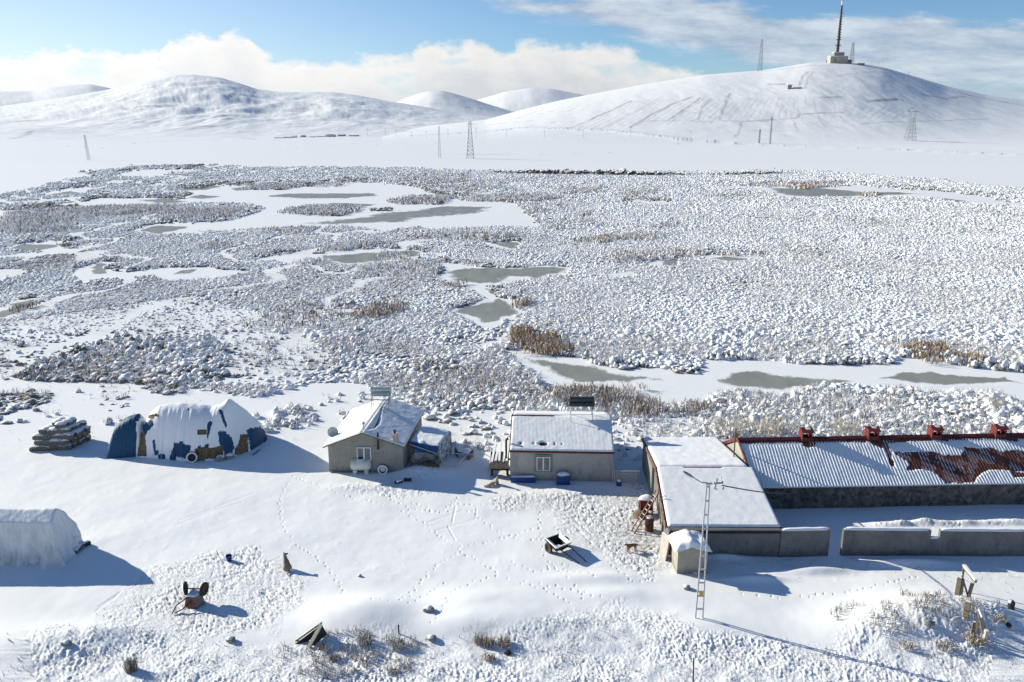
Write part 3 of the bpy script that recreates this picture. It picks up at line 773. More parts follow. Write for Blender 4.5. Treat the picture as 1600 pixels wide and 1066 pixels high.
# snow cover of each tussock: whiter on the right, greyer at the back left
rd_ *= 1 + .55 * fbm(C[:, 0] / 11, C[:, 1] / 15, 3, 123); hh *= 1 + .7 * fbm(C[:, 0] / 9, C[:, 1] / 13, 3, 124)
cov = .55 + .06 * (C[:, 1] > 110) + .48 * big - .22 * sstep(.12, .40, fbm(C[:, 0] / 40, C[:, 1] / 55, 4, 129)) + .22 * fbm(C[:, 0] / 6, C[:, 1] / 14, 3, 125) + rng.normal(0, .19, N) + .14 * sstep(650, 1150, cpx) + .08 * sstep(430, 300, cpy) * sstep(900, 300, cpx) - .22 * inreed
cov += .12 * sstep(430, 520, cpy) * sstep(300, 500, cpx)
_dk = pip([(20,590),(60,570),(130,540),(330,525),(360,560),(350,600),(250,605),(120,600)], cpx, cpy); hh[_dk] *= 1.5; rd_[_dk] *= 1.1
cov -= .05 * pip([(20,590),(60,570),(130,540),(330,525),(360,560),(350,600),(250,605),(120,600)], cpx, cpy) * .6
edge = np.zeros(N, bool); tall = C[:, 1] > 90
for dy_ in (2.5, 5.0):
    edge |= inany(WHITE, cpx, cpy + dy_ * (1 + 60 / C[:, 1])) & ~inany(ISLE, cpx, cpy + dy_)
edge &= fbm(C[:, 0] / 5, C[:, 1] / 8, 2, 127) > -.15
cov = np.where(edge, cov - .30, cov); hh = np.where(edge, hh * 1.45 + .12, hh)
tone = np.clip(.42 + .5 * fbm(C[:, 0] / 12, C[:, 1] / 12, 2, 131) + rng.normal(0, .12, N) + .4 * rcol, 0, 1)
def tussocks(idx, seg, rings, top):
    n = len(idx); c = C[idx]; r = rd_[idx]; h = hh[idx]; R = len(rings)
    ang = (np.arange(seg) * 2 * np.pi / seg)[None, :] + rng.uniform(0, 6.28, n)[:, None]
    ell = rng.uniform(.62, 1.5, (n, 1)); lobe = 1 + rng.normal(0, .15, (n, seg))
    vs, sn = [], []
    for rr, hz, s in rings:
        q = r[:, None] * rr * lobe * (1 + rng.normal(0, .07, (n, seg)))
        vs.append(np.stack([c[:, :1] + q * np.cos(ang) * ell, c[:, 1:2] + q * np.sin(ang) / ell, np.maximum(h[:, None] * hz * (1 + rng.normal(0, .13, (n, seg))), -.05) - .06], -1))
        sn.append(np.full((n, seg), s) + cov[idx][:, None] - .5 + rng.normal(0, .13, (n, seg)))
    ox = rng.normal(0, .15, (n, 2)) * r[:, None]
    ap = np.stack([c[:, 0] + ox[:, 0], c[:, 1] + ox[:, 1], h * top * 1.0 - .06], -1)[:, None, :]
    V = np.concatenate(vs + [ap], 1); SNW = np.concatenate(sn + [(1.0 + cov[idx] - .5)[:, None]], 1)
    m = R * seg + 1; base = (np.arange(n) * m)[:, None]
    k = np.arange(seg); k2 = (k + 1) % seg; quads = []
    for i in range(R - 1): quads.append(np.stack([i * seg + k, i * seg + k2, (i + 1) * seg + k2, (i + 1) * seg + k], -1))
    quads = np.concatenate(quads).ravel(); tris = np.stack([(R - 1) * seg + k, (R - 1) * seg + k2, np.full(seg, R * seg)], -1).ravel()
    lq = (base + quads[None, :]).ravel(); lt = (base + tris[None, :]).ravel()
    return V.reshape(-1, 3), SNW.ravel(), np.repeat(tone[idx], m), lq, lt
parts = []
for idx, seg, rings, top in ((np.nonzero(C[:, 1] < 120)[0], 9, [(.85, -.1, .12), (1., .30, .36), (.86, .70, .70), (.46, .98, .95)], 1.05),
                             (np.nonzero((C[:, 1] >= 120) & (C[:, 1] < 230))[0], 7, [(1.02, -.1, .22), (1., .40, .44), (.6, .95, .9)], 1.05),
                             (np.nonzero(C[:, 1] >= 230)[0], 5, [(1.05, -.1, .22), (.82, .7, .66)], 1.0)):
    parts.append(tussocks(idx, seg, rings, top))
off = 0; Vs, Ss, Ts, LQ, LT = [], [], [], [], []
for V, s, t, lq, lt in parts:
    Vs.append(V); Ss.append(s); Ts.append(t); LQ.append(lq + off); LT.append(lt + off); off += len(V)
LQ = np.concatenate(LQ); LT = np.concatenate(LT)
tag(npmesh('marsh_tussocks', np.concatenate(Vs), np.concatenate([LQ, LT]), np.concatenate([np.full(len(LQ) // 4, 4), np.full(len(LT) // 3, 3)]), M['tussock'], True,
    dict(snow=np.concatenate(Ss), tone=np.concatenate(Ts))), kind='stuff')
print('tussocks', N, off)

# ------------------------------------------------------------------ reeds and dry grass blades
def blade_mesh(name, P, H, W, tint, lean=.5):
    n = len(P); a = rng.uniform(0, 6.28, n); b = rng.uniform(0, 6.28, n); l = np.abs(rng.normal(0, lean, n)) * H
    dx, dy = np.cos(a) * W / 2, np.sin(a) * W / 2
    v0 = P + np.stack([dx, dy, np.zeros(n)], -1); v1 = P - np.stack([dx, dy, np.zeros(n)], -1)
    mid = P + np.stack([np.cos(b) * l * .35, np.sin(b) * l * .35, H * .6], -1)
    v2 = mid - np.stack([dx, dy, np.zeros(n)], -1) * .8; v3 = mid + np.stack([dx, dy, np.zeros(n)], -1) * .8
    v4 = P + np.stack([np.cos(b) * l, np.sin(b) * l, H * rng.uniform(.85, 1.0, n)], -1)
    V = np.stack([v0, v1, v2, v3, v4], 1).reshape(-1, 3); k = np.arange(n)[:, None] * 5
    lq = (k + np.array([0, 1, 2, 3])).ravel(); lt = (k + np.array([3, 2, 4])).ravel()
    col = np.repeat(np.concatenate([tint, np.ones((n, 1))], 1), 5, 0)
    return npmesh(name, V, np.concatenate([lq, lt]), np.concatenate([np.full(n, 4), np.full(n, 3)]), M['blade'], False, None, dict(tint=col))
def tints(n, warm, frost):
    w = np.clip(warm + rng.normal(0, .15, n), 0, 1)[:, None]
    c = (1 - w) * np.array([.20, .175, .15]) + w * np.array([.37, .245, .14])
    c = c * rng.uniform(.6, 1.35, (n, 1)); f = (rng.uniform(0, 1, n) < frost)[:, None]
    return np.where(f, np.array([.72, .73, .75]) * rng.uniform(.8, 1.05, (n, 1)), c)
BP, BH, BW, BT = [], [], [], []
for p, c, dn, h in REED:
    g = np.array(gpoly(p)); lo = g.min(0); hi = g.max(0); Ym = g[:, 1].mean(); s = max(.30, Ym / 420)
    A = (hi[0] - lo[0]) * (hi[1] - lo[1]); n = int(min(60000, A / s ** 2 * 2.6 * dn))
    q = np.stack([rng.uniform(lo[0], hi[0], n), rng.uniform(lo[1], hi[1], n)], -1)
    jj = (1 + Ym / 60) * fbm(q[:, 0] / (2 + Ym / 60), q[:, 1] / (2 + Ym / 60), 3, 141) + rng.normal(0, .4 + Ym / 220, n)
    q = q[pip([tuple(v) for v in g], q[:, 0] + jj, q[:, 1] + jj) & (fbm(q[:, 0] / 2.2, q[:, 1] / 2.2, 2, 151) > -.05 - .3 * dn)]
    n = len(q)
    if n == 0: continue
    BP.append(np.concatenate([q, np.full((n, 1), .12)], 1)); BH.append(h * rng.uniform(.35, 1.0, n) * .68); BW.append(np.full(n, max(.07, Ym * .0011)) * rng.uniform(.7, 1.5, n))
    BT.append(tints(n, c, .24 + .22 * (c < .85) + .26 * (Ym > 150)) * (1 + .25 * (Ym > 150)))
# thin stalks among the nearer tussocks
for y0_, y1_, cnt, w_, hgt in ((55, 100, 60000, .045, .65), (100, 160, 85000, .05, .5), (160, 260, 65000, .07, .55), (260, 500, 22000, .12, .65)):
    q = C[(C[:, 1] >= y0_) & (C[:, 1] < y1_)]; k = rng.integers(0, len(q), cnt); q = q[k]
    wn = fbm(q[:, 0] / (9 + y0_ / 8), q[:, 1] / (9 + y0_ / 8), 3, 161); q = q[wn > -.12]; n = len(q); sp = q[:, 2] * .42
    BP.append(np.stack([q[:, 0] + rng.normal(0, 1, n) * sp, q[:, 1] + rng.normal(0, 1, n) * sp, np.full(n, .1)], -1)); BH.append(hgt * rng.uniform(.4, 1., n)); BW.append(np.full(n, w_) * rng.uniform(.6, 1.3, n)); BT.append(tints(n, .42, .70) * np.where(rng.uniform(0, 1, (n, 1)) < .4, 1.35, 1.))
tag(blade_mesh('marsh_reeds', np.concatenate(BP), np.concatenate(BH), np.concatenate(BW), np.concatenate(BT)), kind='stuff')
print('reeds', sum(map(len, BP)))
# frosted grass poking out of the rough snow in front
FG = []
for p, n, h in ((ROUGH, 5000, .26), ([(1290,960),(1420,930),(1560,955),(1560,1000),(1330,1005)], 2600, .4), ([(440,1000),(560,990),(660,1005),(640,1050),(440,1066)], 2200, .42),
                ([(0,600),(480,600),(480,690),(0,690)], 500, .3), ([(150,960),(240,885),(400,860),(480,905),(430,985),(200,1000)], 900, .14), ([(1110,830),(1330,870),(1600,880),(1600,930),(1110,900)], 500, .2)):
    g = np.array(gpoly(p)); lo = np.maximum(g.min(0), [-27, 33.5] if p is ROUGH else g.min(0)); hi = np.minimum(g.max(0), [29, 60] if p is ROUGH else g.max(0))
    q = np.stack([rng.uniform(lo[0], hi[0], n), rng.uniform(lo[1], hi[1], n)], -1)
    q = q[pip([tuple(v) for v in g], q[:, 0], q[:, 1])]
    q = q[fbm(q[:, 0] / 1.5, q[:, 1] / 1.5, 3, 171) > .02]
    for a in q:
        FG.append((a[0], a[1], ground_z(a[0], a[1]) - .02, h * random.uniform(.5, 1.1)))
FG = np.array(FG); n = len(FG)
tag(blade_mesh('frosted_grass', FG[:, :3], FG[:, 3], np.full(n, .035), tints(n, .42, .5), .5), kind='stuff')

# dark rocky bank at the far edge of the marsh
bp = [G(a, b)[:2] for a, b in ((735,268.5),(800,271),(900,272.5),(1000,273.5),(1100,274),(1180,272.5),(1240,271))]
mb = MB(); VV, SN, TN = [], [], []
idx0 = C; 
pts = []
for a, b in zip(bp[:-1], bp[1:]):
    L = math.hypot(b[0] - a[0], b[1] - a[1])
    for k in range(int(L / .8)):
        t = k / (L / .8); pts.append((a[0] + (b[0] - a[0]) * t + random.uniform(-.6, .6), a[1] + (b[1] - a[1]) * t + random.uniform(-4, 9), random.uniform(.8, 1.6) * min(1, .25 + .9 * abs(math.sin(len(pts) * .021))) * min(1, .35 + 3 * min((a[0] + (b[0] - a[0]) * t - bp[0][0]), (bp[-1][0] - a[0] - (b[0] - a[0]) * t)) / 140)))
C = np.array(pts); N = len(C); rd_ = C[:, 2] * rng.uniform(.8, 1.3, N); hh = C[:, 2] * rng.uniform(.9, 1.5, N); cov = np.full(N, .40) + rng.normal(0, .14, N); tone = np.full(N, .05)
hh *= 1.1; V, s, t, lq, lt = tussocks(np.arange(N), 7, [(1., -.1, -.3), (1., .6, -.1), (.7, .95, .75)], 1.05)
tag(npmesh('rocky_bank', V, np.concatenate([lq, lt]), np.concatenate([np.full(len(lq) // 4, 4), np.full(len(lt) // 3, 3)]), M['tussock'], True, dict(snow=s, tone=t)), kind='stuff')
HAZE = 0
SKY_STRENGTH, CLOUD, EXPOSURE = .075, .66, .50
# ================================================================== things
def V3(*a): return Vector(a)
def lerp(a, b, t): return tuple(a[i] + (b[i] - a[i]) * t for i in range(len(a)))

def sheet(p00, p10, p11, p01, nu, nv, thick, mask=None, wave=None, bumpy=.02, seed=0, sink=.03):
    """snow lying on a quad: p00-p10 along u, p00-p01 along v; mask 0 = bare. returns MB"""
    u = np.linspace(0, 1, nu)[:, None, None]; v = np.linspace(0, 1, nv)[None, :, None]
    a, b, c, d = [np.array(q, float) for q in (p00, p10, p11, p01)]
    P = a * (1 - u) * (1 - v) + b * u * (1 - v) + c * u * v + d * (1 - u) * v
    n = np.cross(b - a, d - a); n /= np.linalg.norm(n)
    if n[2] < 0: n = -n
    U = u[:, :, 0] + 0 * v[:, :, 0]; Vv = v[:, :, 0] + 0 * u[:, :, 0]
    e = .05
    m = np.ones((nu, nv)) if mask is None else mask(U, Vv, P)
    h = (thick + bumpy * fbm(P[..., 0] * 1.3 + seed, P[..., 1] * 1.3, 3, 200 + seed)) * m - sink * (1 - m)
    h[0, :] = h[-1, :] = -sink; h[:, 0] = h[:, -1] = -sink
    h[1, 1:-1] *= .8; h[-2, 1:-1] *= .8
    if wave is not None: h = h + wave(P)
    P = P + n * h[..., None]
    mb = MB(); mb.grid(P); return mb

def roofpart(parent, name, quad, th, m):
    return build(name, MB().prism(quad, th), m, parent)

def window(parent, c, w, h, d=.12, leaf=True, m='white'):
    """window in a wall facing -Y, centre c on the wall face"""
    x, y, z = c; f = .07
    mb = MB()
    mb.box((x - w / 2 + f / 2, y - d / 2, z), (f, d, h)).box((x + w / 2 - f / 2, y - d / 2, z), (f, d, h))
    mb.box((x, y - d / 2, z + h / 2 - f / 2), (w - 2 * f, d, f)).box((x, y - d / 2, z - h / 2 + f / 2), (w - 2 * f, d, f))
    mb.box((x, y - d / 2 - .004, z), (f * 1.6, d, h - 2 * f))
    win = build('window', mb, m, parent)
    build('pane', MB().box((x - w / 4, y - .03, z), (w / 2 - f * 1.8, .02, h - 2 * f)), 'glass', win)
    build('pane', MB().box((x + w / 4, y - .03, z), (w / 2 - f * 1.8, .02, h - 2 * f)), 'glass', win)
    build('sill', MB().box((x, y - .1, z - h / 2 - .035), (w + .12, .2, .07)), 'concretegrey', win)
    return win

def snowcap(parent, c, rx, ry, h, name='snow_cap', n=14, base=None, seed=0):
    """soft heap of snow on top of something"""
    x, y, z = c; mb = MB(); R = 5; vs = [(x, y, z + h)]
    for i in range(1, R + 1):
        t = i / R
        for k in range(n):
            a = 2 * math.pi * k / n; q = 1 + .10 * math.sin(3 * a + seed) + .05 * math.sin(5 * a + 2 * seed)
            vs.append((x + rx * t * q * math.cos(a), y + ry * t * q * math.sin(a), z + h * (1 - t ** 2.5) - (.01 if i == R else 0)))
    fs = [(0, 1 + k, 1 + (k + 1) % n) for k in range(n)]
    for i in range(R - 1):
        for k in range(n): fs.append((1 + i * n + k, 1 + (i + 1) * n + k, 1 + (i + 1) * n + (k + 1) % n, 1 + i * n + (k + 1) % n))
    mb.add(vs, fs)
    return build(name, mb, 'snow', parent, base, True)

# ------------------------------------------------------------------ left farmhouse
fl, fr, d1, dep = V3(-14.43, 59.8, 0), V3(-8.56, 59.68, 0), V3(.085, .996, 0), 7.7
bl, br = fl + d1 * dep, fr + d1 * dep
apf = V3(-11.62, 59.74, 0); apb = apf + d1 * dep
EV, RG = 2.28, 3.38
def z_(v, z): return (v.x, v.y, z)
h1 = T('farmhouse', 'plain grey gabled farmhouse with snow roof and blue tarpaulin lean-to beside it', 'house', tuple((fl + fr) / 2))
mb = MB()
mb.add([z_(fl, -.3), z_(fr, -.3), z_(fr, EV), z_(apf, RG), z_(fl, EV), z_(bl, -.3), z_(br, -.3), z_(br, EV), z_(apb, RG), z_(bl, EV)],
       [(0, 1, 2, 3, 4), (6, 5, 9, 8, 7), (1, 6, 7, 2), (5, 0, 4, 9), (2, 7, 8, 3), (9, 4, 3, 8)])
build('wall', mb, 'plaster1', h1)
ov = .32; sx_ = V3(1, -.02, 0)
rf0, rb0 = apf - d1 * ov, apb + d1 * ov
sl = (RG - EV) / (apf.x - fl.x); sr = (RG - EV) / (fr.x - apf.x)
lf, lb = fl - d1 * ov - sx_ * ov, bl + d1 * ov - sx_ * ov
rf, rb = fr - d1 * ov + sx_ * .22, br + d1 * ov + sx_ * .22
zt = .12
rl = build('roof', MB().prism([z_(lf, EV - sl * ov + zt), z_(rf0, RG + zt), z_(rb0, RG + zt), z_(lb, EV - sl * ov + zt)], .11).prism([z_(rf0, RG + zt), z_(rf, EV - sr * .22 + zt), z_(rb, EV - sr * .22 + zt), z_(rb0, RG + zt)], .11), 'woodplain', h1)
mb = sheet(z_(lf, EV - sl * ov + zt), z_(rf0, RG + zt), z_(rb0, RG + zt), z_(lb, EV - sl * ov + zt), 30, 60, .12, None, None, .03, 1)
build('roof_snow', mb, 'snow', rl, smooth=True)
def m1(u, v, P):   # the snow has slipped along a curved line beside the ridge
    c = .055 + .30 * np.clip(.62 - v, 0, 1) ** 2 * 0 + .02 + .16 * np.exp(-((v - .12) / .2) ** 2) * 0
    line = .05 + .13 * sstep(.75, .25, v) * sstep(0.02, .18, v)
    w = .012 + .03 * np.exp(-((v - .30) / .14) ** 2)
    return 1 - np.exp(-((u - line) / w) ** 2) * sstep(.92, .7, v) * sstep(.02, .1, v)
mb = sheet(z_(rf0, RG + zt), z_(rf, EV - sr * .22 + zt), z_(rb, EV - sr * .22 + zt), z_(rb0, RG + zt), 56, 70, .13, m1, None, .03, 2)
build('roof_snow', mb, 'snow', rl, smooth=True)
window(h1, (GY(569, 709, 59.72)[0], 59.74, GY(569, 709, 59.72)[2]), 1.12, 1.12)
ch = V3(*G(618, 686, 2.86))
c_ = build('chimney', MB().box((ch.x, ch.y, 2.95), (.38, .38, .75)), 'brick', h1)
build('chimney_pot', MB().lathe((ch.x - .05, ch.y, 3.32), [(.09, 0), (.09, .22), (.12, .22), (.12, .28), (0, .28)], n=12), 'dark', c_)
pv = MB().tube((-11.60, 59.95, 3.3), (-11.60, 59.95, 4.0), .05).lathe((-11.6, 59.95, 4.0), [(.13, 0), (.15, .1), (.0, .24)], n=10)
build('vent_pipe', pv, 'galv', h1)
fx = GY(590, 690, 59.5)
build('stove_pipe', MB().tube((fx[0] + .05, 59.5, fx[2] + .72), (fx[0], 59.5, fx[2] - .62), .075).tube((fx[0], 59.5, fx[2] - .62), (fx[0], 59.75, fx[2] - .62), .09), 'dark', h1)
build('plinth', MB().box((-11.5, 59.7, -.05), (5.6, .16, .3)), 'concretegrey', h1)
# satellite dish on the left eave
dp = V3(-14.35, 61.3, 2.75)
ds = T('satellite_dish', 'grey satellite dish on the left eave of the plain farmhouse', 'dish', (dp.x, dp.y, 2.3))
mbd = MB().lathe((0, 0, 0), [(0, 0), (.18, .02), (.34, .08), (.43, .14), (.43, .16), (.34, .10), (.18, .04), (0, .02)], n=20)
R = Matrix.Rotation(math.radians(55), 3, 'X') @ Matrix.Rotation(math.radians(0), 3, 'Z'); R = Matrix.Rotation(math.radians(25), 3, 'Z') @ R
mbd.v = [tuple(R @ Vector(v) + dp) for v in mbd.v]; build('reflector', mbd, 'tankwhite', ds, smooth=True)
build('mast', MB().tube((dp.x + .05, dp.y + .15, 2.0), (dp.x, dp.y + .08, 2.75), .035).tube((dp.x + .05, dp.y + .15, 2.0), (dp.x + .35, dp.y + .15, 2.0), .03), 'steel', ds)
build('feed_arm', MB().tube(tuple(dp), (dp.x + .15, dp.y - .45, dp.z + .45), .02).box((dp.x + .15, dp.y - .45, dp.z + .47), (.09, .12, .09)), 'steel', ds)

def solar(name, label, base, w, z0, ma, mbk, legs):
    t = T(name, label, 'water heater', base)
    x, y, z = base
    for zz in (z0 + .62, z0 + .20):
        mb = MB().lathe((x, y, zz), [(0, -w / 2), (.17, -w / 2), (.21, -w / 2 + .04), (.21, w / 2 - .04), (.17, w / 2), (0, w / 2)], 'X', 18)
        build('tank', mb, ma, t, smooth=False)
    build('collector', MB().box((x, y - .35, z0 - .22), (w * .92, .95, .06), Matrix.Rotation(math.radians(-22), 3, 'X')), mbk, t)
    fr = MB()
    for sx in (-1, 1):
        for sy in (-.75, .35):
            fr.tube((x + sx * w * .42, y + sy, z + legs(sx, sy)), (x + sx * w * .42, y + (sy * .5), z0 + .1), .025, n=6)
        fr.tube((x + sx * w * .42, y - .75, z0 - .42), (x + sx * w * .42, y + .35, z0 + .1), .025, n=6)
    fr.tube((x - w * .42, y - .75, z0 - .42), (x + w * .42, y - .75, z0 - .42), .02, n=6).tube((x - w * .42, y + .3, z0 + .1), (x + w * .42, y + .3, z0 + .1), .02, n=6)
    build('stand', fr, 'steel', t)
    return t
solar('solar_heater', 'pale green twin tank solar water heater on the plain farmhouse ridge', (GY(596, 640, 65.6)[0], 65.6, 3.4), 1.75, 4.35, 'tealmetal', 'steel', lambda sx, sy: -.15)

# ------------------------------------------------------------------ lean-to with torn tarpaulin
Q = [G(641, 690, 2.15), G(685, 698, 1.95), G(704, 674, 1.95), G(659, 663.5, 2.2)]
lt = T('lean_to', 'open sided lean-to hung with torn blue tarpaulin and covered in snow', 'lean-to', (Q[0][0], Q[0][1], 0))
r_ = build('roof', MB().prism([(a, b, c) for a, b, c in Q], .07), 'bluetarp', lt)
build('roof_snow', sheet(*[tuple(q) for q in Q], 30, 34, .09, lambda u, v, P: 1 - .9 * (np.exp(-((v - .02) / .06) ** 2) * (fbm(P[..., 0] * 2, P[..., 1], 2, 9) > -.1)), None, .05, 5), 'snow', r_, smooth=True)
for q in Q: build('post', MB().tube((q[0], q[1], -.2), (q[0], q[1], q[2] - .07), .055), 'woodplain', lt)
def hang(a, b, drop, sag, nu=22, nv=8, seed=0, rag=.2):
    a = np.array(a); b = np.array(b); u = np.linspace(0, 1, nu); P = np.zeros((nu, nv, 3))
    for i, t in enumerate(u):
        top = a + (b - a) * t; n_ = np.array([-(b - a)[1], (b - a)[0], 0]); n_ /= np.linalg.norm(n_) + 1e-6
        dd = drop * (1 + rag * float(pn(np.array(t * 6 + seed), np.array(.5), seed)))
        for j in range(nv):
            s = j / (nv - 1); P[i, j] = top - np.array([0, 0, dd * s + sag * math.sin(math.pi * t) * s]) + n_ * (.07 * float(pn(np.array(t * 9 + seed), np.array(s * 1.5), seed + 3)))
    return MB().grid(P)
build('front_flap', hang(Q[0], Q[1], .5, .28, seed=3), 'bluetarp', lt, smooth=True)
build('side_flap', hang(Q[1], Q[2], 1.75, .1, seed=8, rag=.3), 'torn', lt, smooth=True)
build('pole', MB().tube((Q[1][0] - .05, Q[1][1] - .05, 1.35), (Q[0][0], Q[0][1] - .15, 1.95), .035), 'palewood', lt)
build('prop', MB().tube(G(696, 737, 0), (Q[1][0], Q[1][1] - .05, 1.6), .04), 'palewood', lt)
for k, (px_, py_, zz, rx, rz) in enumerate(((652, 716, .95, .55, .35), (664, 713, 1.0, .5, .36), (674, 718, .75, .45, .32), (647, 722, .6, .4, .3))):
    p = G(px_, py_, zz); mb = MB().lathe((0, 0, 0), [(0, -rz), (rx * .6, -rz * .85), (rx, -.1), (rx * .95, .1), (rx * .6, rz * .8), (0, rz)], n=14)
    mb.v = [(p[0] + v[0] * (1 + .12 * math.sin(5 * v[2] + k)), p[1] + .4 + v[1] * .7, p[2] + v[2] + .05 * math.sin(6 * v[0] + k)) for v in mb.v]
    tag(build('feed_sack', mb, 'sack', None, p, True), ['bulging grey sack hanging under the lean-to roof beside the house', 'grey sack in the middle of the lean-to pile', 'low grey sack at the right of the lean-to pile', 'small grey sack against the house wall inside the lean-to'][k], 'sack', 'sacks under the lean-to')
ph = G(668, 735, 0)
tag(build('hay_heap', MB().lathe(ph, [(1.0, -.1), (.95, .25), (.7, .5), (.35, .65), (0, .7)], n=14), 'hay', None, ph, True), 'dark heap of old hay at the foot of the lean-to', 'hay')
# boards in the snow beside the lean-to
bs = [G(711, 699, .55), G(739, 703, .55), G(732, 710, .5), G(715, 706, .5)]
bt = T('board_stack', 'snow topped stack of dark boards right of the lean-to', 'boards', (bs[0][0], bs[0][1], 0))
build('boards', MB().prism([bs[3], bs[2], bs[1], bs[0]], .14), 'black', bt)
build('snow_cap', sheet(bs[0], bs[1], bs[2], bs[3], 12, 10, .08), 'snow', bt, smooth=True)
build('trestle', MB().beam((bs[0][0], bs[0][1], .2), (bs[3][0], bs[3][1], .2), .12, .44), 'woodplain', bt); build('trestle', MB().beam((bs[1][0], bs[1][1], .2), (bs[2][0], bs[2][1], .2), .12, .44), 'woodplain', bt)
tag(build('timber_pole', MB().tube(G(712, 729, .05), G(735, 706, .5), .05), 'palewood', None, G(712, 729)), 'pale timber pole leaning on the snowy board stack', 'pole')
tag(build('timber_rail', MB().tube(G(688, 708, 1.0), G(760, 711, .9), .028).tube(G(760, 711, .9), G(760, 711, -.1), .03), 'palewood', None, G(688, 708)), 'long thin pale rail running right from the lean-to', 'rail')
for k, (a, b) in enumerate((((617, 754), (629, 752)), ((631, 750), (643, 749.5)))):
    g0, g1 = G(*a, .12), G(*b, .12); t = T('log', ['short dark log under snow in front of the farmhouse corner', 'dark bare log end lying nearer the lean-to'][k], 'log', (g0[0], g0[1], 0))
    build('trunk', MB().tube(g0, g1, .14, .12, 10), 'dark', t)
    if k == 0: build('snow_cap', MB().tube((g0[0] + .1, g0[1] - .02, .2), (g1[0] - .05, g1[1] - .02, .2), .11, .08, 10), 'snow', t, smooth=True)
# water tank and wheel by the wall
wt = G(563, 743); wtT = T('water_tank', 'white plastic water tank on feet below the farmhouse window', 'tank', wt)
x, y, _ = wt
L_ = .8; pr = [(0, -L_), (.28, -L_), (.44, -L_ + .08), (.50, -L_ + .25), (.52, 0), (.50, L_ - .25), (.44, L_ - .08), (.28, L_), (0, L_)]
mb = MB().lathe((x, y + .5, .72), pr, 'X', 20); mb.v = [(a, b, .72 + (c - .72) * (1.02 if c > .72 else .9)) for a, b, c in mb.v]
build('tank_body', mb, 'tankwhite', wtT, smooth=True)
for sx in (-.45, .45): build('foot', MB().box((x + sx, y + .5, .16), (.3, .7, .36)), 'tankwhite', wtT)
build('lid', MB().lathe((x, y + .5, 1.22), [(.2, 0), (.2, .08), (0, .1)], n=14), 'dark', wtT)
snowcap(wtT, (x, y + .5, 1.1), .62, .38, .16, seed=1)
def wheel(name, parent, c, axis, R_, w, tyre='rubber', rim='steel', hub=.42):
    """wheel centred at c with its axle along vector axis"""
    q = Vector((0, 0, 1)).rotation_difference(Vector(axis).normalized()).to_matrix()
    def put(mb): mb.v = [tuple(q @ Vector(v) + Vector(c)) for v in mb.v]; return mb
    ty = put(MB().lathe((0, 0, 0), [(R_ * hub * 1.15, -w * .42), (R_ * .75, -w / 2), (R_ * .95, -w * .4), (R_, -w * .2), (R_, w * .2), (R_ * .95, w * .4), (R_ * .75, w / 2), (R_ * hub * 1.15, w * .42)], n=20, closed=True))
    o = build(name, ty, tyre, parent, None if parent else c, True)
    rm = put(MB().lathe((0, 0, 0), [(0, -w * .12), (R_ * .15, -w * .2), (R_ * .18, -w * .1), (R_ * hub, -w * .1), (R_ * hub * 1.2, -w * .4), (R_ * hub * 1.2, w * .4), (R_ * hub, w * .1), (R_ * .18, w * .1), (R_ * .15, w * .2), (0, w * .12)], n=18))
    build('rim', rm, rim, o)
    return o
wc = G(598, 741)
o = wheel('wheel', None, (wc[0], wc[1] + .12, .36), (0, -1, .18), .40, .2, 'rubber', 'white')
tag(o, 'old wheel caked in snow leaning on the farmhouse wall', 'wheel')
mb = MB().lathe((0, 0, 0), [(.26, .0), (.32, .06), (.38, .03), (.41, -.06), (.38, -.1), (.28, -.06)], 'Y', 20, True)
mb.v = [(wc[0] + v[0], wc[1] - .0 - v[1], .36 + v[2]) for v in mb.v]; build('snow_ring', mb, 'snow', o, smooth=True)

# ------------------------------------------------------------------ middle farmhouse
a0, a1 = V3(-.15, 58.37, 0), V3(7.74, 58.03, 0); dd = V3(.043, .999, 0); dep = 8.0
E2, R2 = 2.55, 3.8
b0, b1 = a0 + dd * dep, a1 + dd * dep; m0, m1_ = a0 + dd * dep / 2, a1 + dd * dep / 2
h2 = T('farmhouse', 'grey block farmhouse with red roof edges under snow and a dark tank on top', 'house', tuple((a0 + a1) / 2))
mb = MB()
mb.add([z_(a0, -.3), z_(a1, -.3), z_(a1, E2), z_(a0, E2), z_(b0, -.3), z_(b1, -.3), z_(b1, E2), z_(b0, E2), z_(m0, R2), z_(m1_, R2)],
       [(0, 1, 2, 3), (5, 4, 7, 6), (4, 0, 3, 8, 7), (1, 5, 6, 9, 2), (3, 2, 9, 8), (6, 7, 8, 9)])
build('wall', mb, 'block', h2)
ex = (a1 - a0).normalized(); s2 = (R2 - E2) / (dep / 2); o1, o2 = .22, .06
fe0, fe1 = a0 - dd * .25 - ex * o2, a1 - dd * .25 + ex * .05; be0, be1 = b0 + dd * .25 - ex * o2, b1 + dd * .25 + ex * .05
q0, q1 = m0 - ex * o2, m1_ + ex * .05; ze = E2 - s2 * .25 + .1; zr = R2 + .1
rfm = build('roof', MB().prism([z_(fe0, ze), z_(fe1, ze), z_(q1, zr), z_(q0, zr)], .09).prism([z_(q0, zr), z_(q1, zr), z_(be1, ze), z_(be0, ze)], .09), 'redroof', h2)
